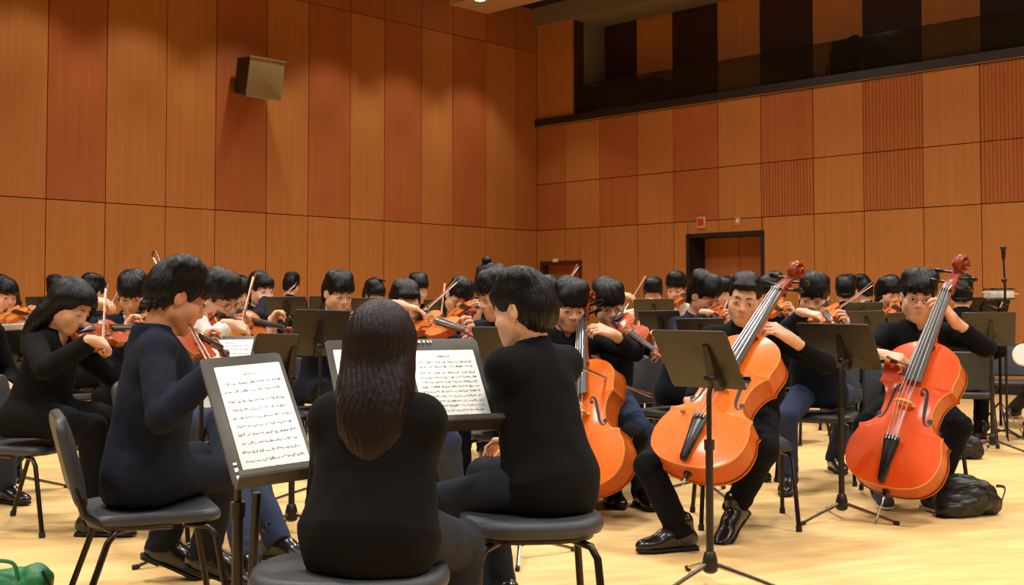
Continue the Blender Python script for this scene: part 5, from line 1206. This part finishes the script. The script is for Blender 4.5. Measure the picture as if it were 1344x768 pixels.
# ---- second and third rows
R2 = [
 (13, 'person at the edge of the photo behind the brown stand, playing violin', 'player at the left edge', (5, 388), 9.2, 55, dict(vio=((6, 413), (45, 416), -1), bw=((3, 426), (13, 396), 1), vkey='c', tmat='white', legm='grey')),
 (14, 'person in navy jacket over white shirt looking down at violin, left of navy blazer', 'player in open navy jacket', (173, 387), 7.7, 14, dict(pitch=26, vio=((181, 420), (218, 431), -1), bw=((143, 404), (159, 372), 1), bdD=-0.35, vkey='c', top='jacket', tmat='navy', inner='white', hair='bowl')),
 (15, 'dark-haired person mostly hidden behind the girl in black coat', 'player hidden behind black coat', (75, 384), 10.6, 20, dict(tmat='black')),
 (16, 'person with round black hair just right of the girl in black coat', 'player just beyond black coat', (121, 385), 9.4, 150, dict(tmat='black')),
 (17, 'person in pale blue shirt hidden behind boy in white shirt', 'player in pale blue shirt', (313, 386), 9.9, 50, dict(tmat='pale_blue')),
 (18, 'person in navy jacket lifting chin, playing violin right of white shirt', 'player with lifted chin', (342, 383), 9.0, 48, dict(pitch=2, vio=((349, 407), (380, 417), 1), bw=((358, 402), (388, 373), 1), vkey='a', top='jacket', tmat='navy', inner='pale_blue')),
 (19, 'tiny person with sleek black hair farthest back by the left wall', 'farthest sleek-haired player', (382, 375), 14.0, 170, dict(tmat='black', roll=4)),
 (20, 'person in navy jacket looking sideways behind the tall brown stand', 'player behind the tall brown stand', (443, 386), 7.7, 40, dict(pitch=16, vio=((455, 417), (490, 424), 1), bw=((455, 432), (461, 365), 1), bdD=-0.2, vkey='a', top='jacket', tmat='navy')),
 (21, 'person with hair ornament peeking over the long-haired girl', 'player with hair ornament', (491, 389), 10.5, 30, dict(tmat='black', female=True, hair='bob')),
 (22, 'person with round black hair by the wall, right above cropped hair', 'player above the cropped hair', (549, 380), 11.0, 20, dict(tmat='black')),
 (23, 'person in navy bending sideways over a violin in front of far stands', 'player bending sideways', (601, 391), 8.6, 18, dict(pitch=24, roll=-18, vio=((601, 407), (622, 408), -1), bw=((577, 428), (584, 370), 1), bdD=-0.3, vkey='a', tmat='navy', glasses=True)),
 (24, 'person with high bun and raised bow by the far corner', 'player with high bun', (640, 369), 10.4, -30, dict(tmat='navy', female=True, hair='bob', bw=((609, 386), (637, 357), 1), bdD=-0.3)),
 (25, 'person between black sweater and first cellist, only hair showing', 'player beside the first cellist', (722, 392), 7.9, -20, dict(vio=((724, 422), (704, 432), -1), bw=((728, 394), (760, 349), 1), bdD=-0.2, vkey='c', tmat='black')),
 (26, 'person in white shirt with glasses and hand at chin by far wall', 'player in white with glasses', (857, 386), 11.0, -8, dict(vio=((859, 400), (846, 404), -1), bw=((829, 393), (848, 361), 1), vkey='a', tmat='white', glasses=True)),
 (27, 'taller person in white shirt turned sideways by the big door', 'taller player in white', (889, 379), 10.2, -28, dict(vio=((893, 394), (907, 389), -1), vkey='a', tmat='white')),
 (28, 'person in navy looking down along violin beside the crew-cut cellist', 'player in navy beside crew cut', (924, 388), 7.6, 42, dict(pitch=26, roll=6, vio=((926, 412), (958, 428), -1), bw=((944, 422), (957, 387), 1), bdD=-0.25, vkey='b', tmat='navy', vox=.0062)),
 (29, 'small person behind player in navy with violin raised at big door', 'small player at the big door', (951, 385), 10.9, 0, dict(vio=((953, 402), (963, 412), -1), bw=((947, 410), (960, 363), 1), vkey='a', tmat='black')),
 (30, 'person behind the tilted cello neck in navy', 'player behind tilted cello neck', (1014, 384), 9.4, -42, dict(vio=((1012, 404), (1032, 412), -1), vkey='c', tmat='navy', pitch=26)),
 (31, 'left one of two dark heads seen from behind near the wall', 'left of two turned heads', (1110, 382), 10.8, 165, dict(tmat='black')),
 (32, 'right one of two dark heads near the wall', 'right of two turned heads', (1131, 381), 12.0, -150, dict(tmat='black')),
 (33, 'person facing us with violin between stands, left of round glasses', 'player facing us between stands', (1166, 386), 9.6, 22, dict(vio=((1168, 405), (1190, 411), -1), vkey='a', tmat='black', hair='bowl', pitch=12)),
 (34, 'person in black hidden behind the scroll of the large red cello', 'player behind the large scroll', (1262, 387), 9.6, 160, dict(tmat='black')),
]
for pid, label, who, hd, D, yaw, kw in R2:
    kw.setdefault('vox', .007 if D < 8.8 else FAR); kw.setdefault('pitch', 16); kw.setdefault('legm', 'black'); kw.setdefault('hs', 1.06)
    vp(pid, label, who, hd, D, yaw, face_detail=D < 10.8, group=SP, **kw)
q = PEOPLE[24]['fr']; mb = MB(); mb.ball(q.p(0, -.03, .165), (.045, .045, .04)); mb.build('hair_bun', M['hair'], PEOPLE[24]['body'], PEOPLE[24]['base'])
q = PEOPLE[21]['fr']; mb = MB(); mb.tube([q.p(-.08, .02, .14), q.p(-.02, 0, .145), q.p(.06, -.02, .12)], .008, 6); mb.build('hair_ornament', M['ebony'], PEOPLE[21]['body'], PEOPLE[21]['base'])
# people cut by the frame
o = person(35, 'person in blue jeans cut off by the edge, beside the brown stand', (-32, 392), 6.6, 62, vox=.007, tmat='black', legm='denim', group=SP, knees={1: at(8, 528, 6.25)}, feet={1: (floor_at(4, 660), 60, 0), -1: (at(-10, 640, 6.9), 60, 0)}); o['yaw'] = 62; sit(35, 'chair with splayed legs at the edge beside the brown stand')
o = person(36, 'person in navy cut off by the edge by the far empty chair, holding white drum', (1380, 392), 9.6, -50, vox=.008, tmat='navy', legm='navy', sneakers=True, group=SP, rh=dict(p=at(1345, 470, 9.2), hd=V(-.6, -.3, -.5), pn=V(.6, -.2, -.7)), feet={1: (floor_at(1333, 548), -50, 0), -1: (floor_at(1356, 560), -40, 0)}); o['yaw'] = -50; sit(36, 'chair of the player with the white drum')
p = at(1344, 466, 9.05); t = tag(empty('hand_drum', p), 'round white hand drum held at the edge beside the far empty chair', 'drum')
n = nrm(V(-.35, -.9, .1)); X = nrm(np.cross(n, ZUP)); Y = np.cross(X, n); mb = MB(); mb.lathe([(.075, -.02), (.085, -.02), (.085, .018), (.075, .022)], p, X, Y, n, 28); mb.build('shell', M['white_plastic'], t, p); mb = MB(); mb.lathe([(.001, .0), (.078, .0), (.078, .024), (.001, .024)], p, X, Y, n, 28); mb.build('drum_skin', M['paper'], t, p)
chair(at(1330, 500, 10.7)[0], 10.7, -10, 'empty black padded chair with open back near the edge')

# ---- cellos
def cello_px(tail, scroll, D, sign, scale, hint, top, label, full=False):
    A, Y = seg_px(tail, scroll, D, 1.27 * scale, sign); pin = A[2] / Y[2] - 0.02 if full else 0.05
    return cello(A, Y, hint, scale, top, label, pin)
C1 = cello_px((779, 648), (772, 381), 5.95, 1, 1.0, face(-36) + ZUP * .3, 'cello_orange', 'orange cello held almost upright beside the black sweater')
C2 = cello_px((903, 622), (1050, 349), 5.15, 1, 1.02, face(-38) + ZUP * .3 , 'cello_orange', 'orange cello tilted behind the tall stand, held by the crew-cut player')
C3 = cello_px((1163, 645), (1266, 336), 6.0, 1, 1.10, face(-40) + ZUP * .3, 'cello_red', 'large red-orange cello of the player with round glasses', True)
def cbow(frog, tip, D, sign, label):
    A, Y = seg_px(frog, tip, D, 0.72, sign); z = nrm(ZUP - Y * Y[2]); b = bow('cello', 0.72); set_frame(b, A, np.cross(Y, z), Y, z); tag(b, label, 'bow', 'cello bows')
cbow((752, 480), (856, 522), 5.98, 1, 'cello bow crossing the upright cello towards the grey chair back')
cbow((897, 545), (1000, 520), 5.30, 1, 'cello bow held low across the tilted cello behind the tall stand')
cbow((1166, 474), (1262, 505), 6.05, 1, 'cello bow in the right hand of the player with round glasses')

# ---- music stands
SA = music_stand(stand_px((249, 468), (362, 469), (424, 618), (319, 646), 3.2, .12, .19), 'music stand with big white page, in front between blazer and long hair', True, at(312, 700, 3.25), leg_yaw=30, twin=True)
sheet_music(SA, 0.010, -0.006, SA['hu'] * 1.60, SA['hv'] * 1.70, 'white page of rough handwritten rows on the frontmost stand', 11, 11)
SB_ = music_stand(stand_px((413, 446), (621, 447), (662, 559), (462, 573), 3.72, .20, .19), 'wide music stand with two pages behind the long-haired girl', True, at(545, 700, 3.85), leg_yaw=15)
hu, hv = SB_['hu'], SB_['hv']
sheet_music(SB_, -hu * .50, -.012, hu * .84, hv * 1.66, 'white page at the left half of the wide stand behind long hair', 21, 10, False, notation=False)
sheet_music(SB_, hu * .47, -.018, hu * .86, hv * 1.62, 'white page at the right half of the wide stand behind long hair', 22, 13, True)
mb = MB(); o_ = SB_['c'] + SB_['v'] * hv * .93 + SB_['u'] * hu * .30 - SB_['bk'] * .0045
for i, (dx, w_) in enumerate(((-.022, .010), (-.006, .007), (.008, .007), (.018, .004))): mb.box(o_ + SB_['u'] * dx, (w_ / 2, .004, .0006), SB_['u'], SB_['v'], -SB_['bk'])
mb.build('white_mark', M['paper'], SB_['root'], np.array(SB_['root'].location))
mb = MB(); o_ = SA['c'] - SA['v'] * SA['hv'] * .86 - SA['u'] * SA['hu'] * .88 - SA['bk'] * .0045
for dy, w_ in ((0, .010), (.022, .012), (.04, .007)): mb.box(o_ + SA['v'] * dy + SA['u'] * .004, (.005, w_ / 2, .0006), SA['u'], SA['v'], -SA['bk'])
mb.build('white_mark', M['paper'], SA['root'], np.array(SA['root'].location))
music_stand(stand_px((855, 433), (949, 435), (983, 511), (883, 506), 4.72, -.21, -.13), 'brown-backed music stand standing alone before the tilted cello', False, floor_at(932, 752), leg_yaw=100)
music_stand(stand_px((1042, 424), (1140, 426), (1161, 485), (1064, 480), 6.1, -.24, -.13), 'brown-backed music stand between the tilted and the large cello', False, floor_at(1105, 677), leg_yaw=-30)
STANDS = [
 ((389, 407), (459, 407), (452, 468), (376, 465), 6.7, .11, -.12, False, None, 'tall brown stand back left of long hair'),
 ((337, 439), (393, 437), (382, 512), (324, 508), 5.75, .10, -.12, False, (384, 692), 'brown stand back just above the frontmost page'),
 ((254, 442), (338, 441), (322, 500), (246, 500), 5.05, -.06, .10, True, (262, 740), 'stand with white page half hidden behind frontmost stand'),
 ((622, 429), (692, 430), (698, 484), (628, 482), 5.25, -.10, -.12, False, (683, 712), 'brown stand back beside the black sweater'),
 ((-32, 437), (43, 433), (44, 480), (-30, 484), 7.0, 0, -.14, False, (25, 642), 'brown stand back with tall pole left of black coat'),
 ((37, 390), (76, 389), (73, 412), (32, 412), 10.0, .05, -.12, False, None, 'black far stand left of the girl in black coat'),
 ((-4, 378), (31, 377), (22, 402), (-12, 402), 10.6, .05, -.12, False, None, 'black far stand nearest the left edge'),
 ((353, 390), (406, 389), (398, 413), (347, 413), 8.3, .05, -.12, False, None, 'black far stand left of the tall brown stand'),
 ((408, 389), (446, 388), (441, 413), (403, 413), 9.9, .05, -.12, False, None, 'black far stand behind the tall brown stand'),
 ((462, 391), (502, 391), (500, 414), (460, 414), 9.3, 0, -.12, False, None, 'black far stand behind the long-haired girl'),
 ((556, 393), (602, 392), (606, 416), (560, 416), 9.6, -.05, -.12, False, None, 'black far stand behind the player bending sideways'),
 ((830, 393), (883, 392), (887, 420), (834, 420), 9.5, -.05, -.12, False, None, 'black far stand under the players in white'),
 ((835, 408), (889, 408), (900, 440), (845, 441), 8.2, -.10, -.12, False, None, 'brown stand back in front of the players in white'),
 ((886, 418), (949, 418), (957, 452), (894, 453), 6.9, -.10, -.12, False, None, 'dark stand below player in navy beside crew cut'),
 ((1106, 397), (1156, 397), (1160, 420), (1110, 420), 9.5, -.05, -.12, False, None, 'black far stand below the two turned heads'),
 ((1108, 409), (1157, 408), (1168, 437), (1118, 438), 8.5, -.10, -.12, False, None, 'black stand behind bow of player with hair over eyes'),
 ((1160, 411), (1217, 411), (1228, 440), (1170, 441), 8.1, -.10, -.12, False, None, 'brown stand back at the shoulder of round glasses'),
 ((1253, 391), (1320, 391), (1328, 414), (1262, 415), 9.9, -.05, -.12, False, None, 'upper brown stand back right of the large scroll'),
 ((1256, 411), (1323, 411), (1343, 452), (1268, 453), 8.9, -.12, -.12, False, (1303, 587), 'lower brown stand back with tall pole right of large cello'),
]
for TL, TR, BR, BL, D, du, dv, fc, bs, lab in STANDS:
    st = music_stand(stand_px(TL, TR, BR, BL, D, du, dv), lab, fc, None if bs is None else floor_at(*bs))
    if fc: sheet_music(st, 0.03, -.005, st['hu'] * 1.5, st['hv'] * 1.7, 'white page on the half hidden stand behind the frontmost one', 31, 9)
    elif D == 7.0: sheet_music(st, .06, .02, .21, .30, 'white page showing above the brown stand left of black coat', 32, 9)

# ---- bags, percussion at the right edge
def ridge(seed, amp, n=7):
    r = np.random.default_rng(seed); W = [(nrm(r.normal(size=3)) * 2 * math.pi / r.uniform(.09, .24), r.uniform(0, 6.28), nrm(r.normal(size=3)) * 30) for _ in range(n)]
    return lambda P: amp * (sum(np.abs(np.sin(P @ a + b + .8 * np.sin(P @ c))) for a, b, c in W) / n - .62) * -2.2
def bag(name, label, c, parts, mt, seed, yaw, amp=.018):
    """parts: (centre, radii) lumps of a slumped cloth bag, from its middle on the floor."""
    X = V(math.cos(R(yaw)), math.sin(R(yaw)), 0); Y = V(-X[1], X[0], 0); Rm = np.stack([X, Y, ZUP], 1)
    t = empty(name, V(c[0], c[1], 0)); tag(t, label, 'bag'); off = V(c[0], c[1], 0); F = Field()
    for a, b in parts: F.u(ell(off + Rm @ np.array(a), b, Rm), .035)
    F.inter(half(off + ZUP * .003, -ZUP), .01); F.post = ridge(seed, amp)
    v, q = F.mesh(.005); mb = MB(); mb.raw(v, q); mb.build('bag_body', mt, t, off)
    return t, off, X, Y
nyl = mat('black_nylon', srgb(20, 20, 21), 0.45, bump=(60, 0.3)); grn = mat('green_nylon', srgb(22, 112, 62), 0.5, bump=(60, 0.3))
p = floor_at(1268, 676); t, off, X, Y = bag('soft_bag', 'larger crumpled black bag on the floor by the large cello', p, [((-.02, 0, .09), (.13, .11, .11)), ((.05, .0, .10), (.11, .10, .085)), ((-.10, -.03, .04), (.09, .08, .06)), ((.12, .0, .06), (.07, .08, .07)), ((-.03, .02, .16), (.07, .06, .05))], nyl, 5, 12)
mb = MB(); mb.tube(seg_curve([off + X * .12 - Y * .09 + ZUP * .16, off + X * .19 - Y * .06 + ZUP * .14, off + X * .185 - Y * .02 + ZUP * .05, off + X * .16 + ZUP * .02], 14), .008, 6, flat=.5); mb.build('strap', M['ebony'], t, off)
mb = MB(); mb.tube(seg_curve([off - X * .12 - Y * .075 + ZUP * .15, off - Y * .10 + ZUP * .17, off + X * .10 - Y * .095 + ZUP * .13], 14), .004, 6); mb.build('zip', M['steel'], t, off)
p = floor_at(1262, 602); t, off, X, Y = bag('soft_bag', 'smaller black bag on the floor behind the large cello', p, [((-.03, 0, .08), (.10, .09, .08)), ((.06, 0, .09), (.08, .08, .075)), ((.10, .0, .05), (.05, .06, .06)), ((-.09, 0, .05), (.06, .06, .05))], nyl, 9, -5)
mb = MB(); mb.tube(seg_curve([off - X * .10 - Y * .05 + ZUP * .12, off - X * .03 - Y * .08 + ZUP * .17, off + X * .06 - Y * .08 + ZUP * .13], 14), .007, 6, flat=.5); mb.build('strap', M['ebony'], t, off)
p = at(20, 800, 4.2); t, off, X, Y = bag('green_bag', 'small green cloth bag on the floor in the corner by the chair', p, [((-.03, 0, .08), (.10, .085, .09)), ((.06, -.01, .09), (.07, .08, .085)), ((-.08, -.04, .13), (.05, .05, .045)), ((.08, -.03, .14), (.04, .05, .045))], grn, 15, 10, .012)
mb = MB(); mb.tube(seg_curve([off - X * .10 - Y * .04 + ZUP * .15, off - X * .07 - Y * .05 + ZUP * .205, off - X * .0 - Y * .05 + ZUP * .20, off + X * .02 - Y * .06 + ZUP * .15], 16), .007, 6); mb.build('handle', grn, t, off)
mb = MB(); mb.tube(seg_curve([off + X * .10 - Y * .06 + ZUP * .17, off + X * .13 - Y * .08 + ZUP * .12, off + X * .12 - Y * .09 + ZUP * .04], 12), .006, 6); mb.build('cord', M['ebony'], t, off)
p = at(1311, 386, 9.8); t = tag(empty('snare_drum', V(p[0], p[1], 0)), 'small white drum on a stand behind the brown stands near the edge', 'drum'); off = V(p[0], p[1], 0)
mb = MB(); mb.lathe([(.001, -.045), (.115, -.045), (.12, -.04), (.12, .04), (.115, .045), (.001, .045)], p, seg=28); mb.build('shell', M['white_plastic'], t, off)
for z in (-.04, .04): mb = MB(); mb.lathe([(.118, z - .008), (.126, z - .008), (.126, z + .008), (.118, z + .008)], p, seg=28); mb.build('hoop', M['chrome'], t, off)
mb = MB(); mb.tube([off + ZUP * .1, p - ZUP * .06], .012, 8); mb.build('stand_tube', M['steel'], t, off)
for i in range(3):
    a = R(120 * i + 20); d = V(math.cos(a), math.sin(a), 0); mb = MB(); mb.tube([off + ZUP * .3, off + d * .25], .008, 6); mb.build('leg', M['chrome'], t, off)
    mb = MB(); mb.tube([p - ZUP * .12, p - ZUP * .07 + d * .12], .006, 6); mb.build('basket_arm', M['chrome'], t, off)
A = at(1289, 384, 9.72); B_ = at(1318, 385.5, 9.78); t = tag(empty('drumstick', A), 'pale wooden drumstick lying across the small white drum', 'drumstick'); mb = MB(); d = nrm(B_ - A); mb.tube([A, A + d * .006, A + d * .016, A + d * .05, A + d * .34, A + d * .36], [.003, .0065, .0065, .005, .0075, .006], 8); mb.build('shaft', M['maple'], t, A)
q = at(1319, 380, 9.55); b = V(q[0], q[1], 0); top = at(1317, 333, 9.55); t = tag(empty('microphone_stand', b), 'thin black microphone stand rising beside the small white drum', 'microphone stand')
mb = MB(); mb.tube([b + ZUP * .03, V(b[0], b[1], at(1319, 372, 9.55)[2])], .011, 8); mb.build('pole', M['stand_dark'], t, b)
mb = MB(); mb.tube([V(b[0], b[1], at(1319, 373, 9.55)[2] - .03), top], .008, 8); mb.ball(at(1318, 368, 9.55), .022, None, 10, 8); mb.build('boom', M['stand_dark'], t, b)
mb = MB(); mb.tube([top - ZUP * .05, top, top + ZUP * .045], [.013, .018, .016], 10); mb.ball(top + ZUP * .045, .024, None, 12, 8); mb.build('microphone', M['ebony'], t, b)
for i in range(3):
    a = R(120 * i + 50); d = V(math.cos(a), math.sin(a), 0); mb = MB(); mb.tube([b + ZUP * .10, b + d * .28 + ZUP * .008], .008, 6); mb.build('leg', M['stand_dark'], t, b)

# ------------------------------------------------------------------ light: warm hall lamps in the ceiling, added fill on the right wall, no daylight
def area(name, loc, size, power, col=(1, .90, .76), spread=140, target=None):
    l = bpy.data.lights.new(name, 'AREA'); l.shape = 'DISK'; l.size = size; l.energy = power; l.color = col; l.spread = R(spread)
    o = bpy.data.objects.new(name, l); C.objects.link(o); o.location = tuple(loc)
    d = Vector((0, 0, -1)) if target is None else (Vector(target) - Vector(loc)); o.rotation_euler = d.to_track_quat('-Z', 'Y').to_euler(); return o
def spot(name, loc, power, angle, blend, size=.06, col=(1, .88, .72), target=None):
    l = bpy.data.lights.new(name, 'SPOT'); l.energy = power; l.spot_size = R(angle); l.spot_blend = blend; l.shadow_soft_size = size; l.color = col
    o = bpy.data.objects.new(name, l); C.objects.link(o); o.location = tuple(loc); d = Vector((0, 0, -1)) if target is None else (Vector(target) - Vector(loc)); o.rotation_euler = d.to_track_quat('-Z', 'Y').to_euler(); return o
ZL = ZC - 0.05
for s_ in (5.0, 9.0, 13.0, 17.0, 21.0):
    for r_ in (5.0, 9.0, 13.0, 17.0, 21.0):
        p = CORN + dL * s_ + dR * r_ + ZUP * ZL
        if p[1] < -4: continue
        area('hall_lamp', p, 0.9, 128 if p[1] > 3.5 else 98, (1, .94, .85), spread=135)
for x in (30, 175, 310, 430, 525, 612):
    s_ = along(x, 285, dL, nL); spot('wall_washer', CORN + dL * s_ + nL * 1.0 + ZUP * ZL, 120, 84, 0.5, .06, (1, .90, .78))
for r_ in (4.5, 8.0, 11.5, 15.0):
    area('wall_lamp', CORN + dL * 3.4 + dR * r_ + ZUP * ZL, 0.6, 28, (1, .93, .83), spread=150, target=CORN + dR * r_ + dL * 1.2)  # added fill lights that brighten the right wall, no fittings there
w = bpy.data.worlds.new('hall_ambient'); bpy.context.scene.world = w; w.use_nodes = True; w.node_tree.nodes['Background'].inputs[0].default_value = (0.05, 0.04, 0.03, 1)
# ------------------------------------------------------------------ camera and view
cam = bpy.data.cameras.new('camera'); cam.sensor_width = 36; cam.lens = FPX / 1344 * 36; cam.shift_y = (PY0 - 384) / 1344; cam.clip_end = 200
co = bpy.data.objects.new('camera', cam); C.objects.link(co); co.location = tuple(CAM); co.rotation_euler = (math.pi / 2 + PITCH, 0, 0)
sc = bpy.context.scene; sc.camera = co
sc.view_settings.view_transform = 'Standard'; sc.view_settings.look = 'None'; sc.view_settings.exposure = 0.0; sc.view_settings.gamma = 1; sc.view_settings.use_curve_mapping = False
sc.cycles.use_denoising = True; sc.cycles.max_bounces = 6; sc.cycles.sample_clamp_indirect = 6
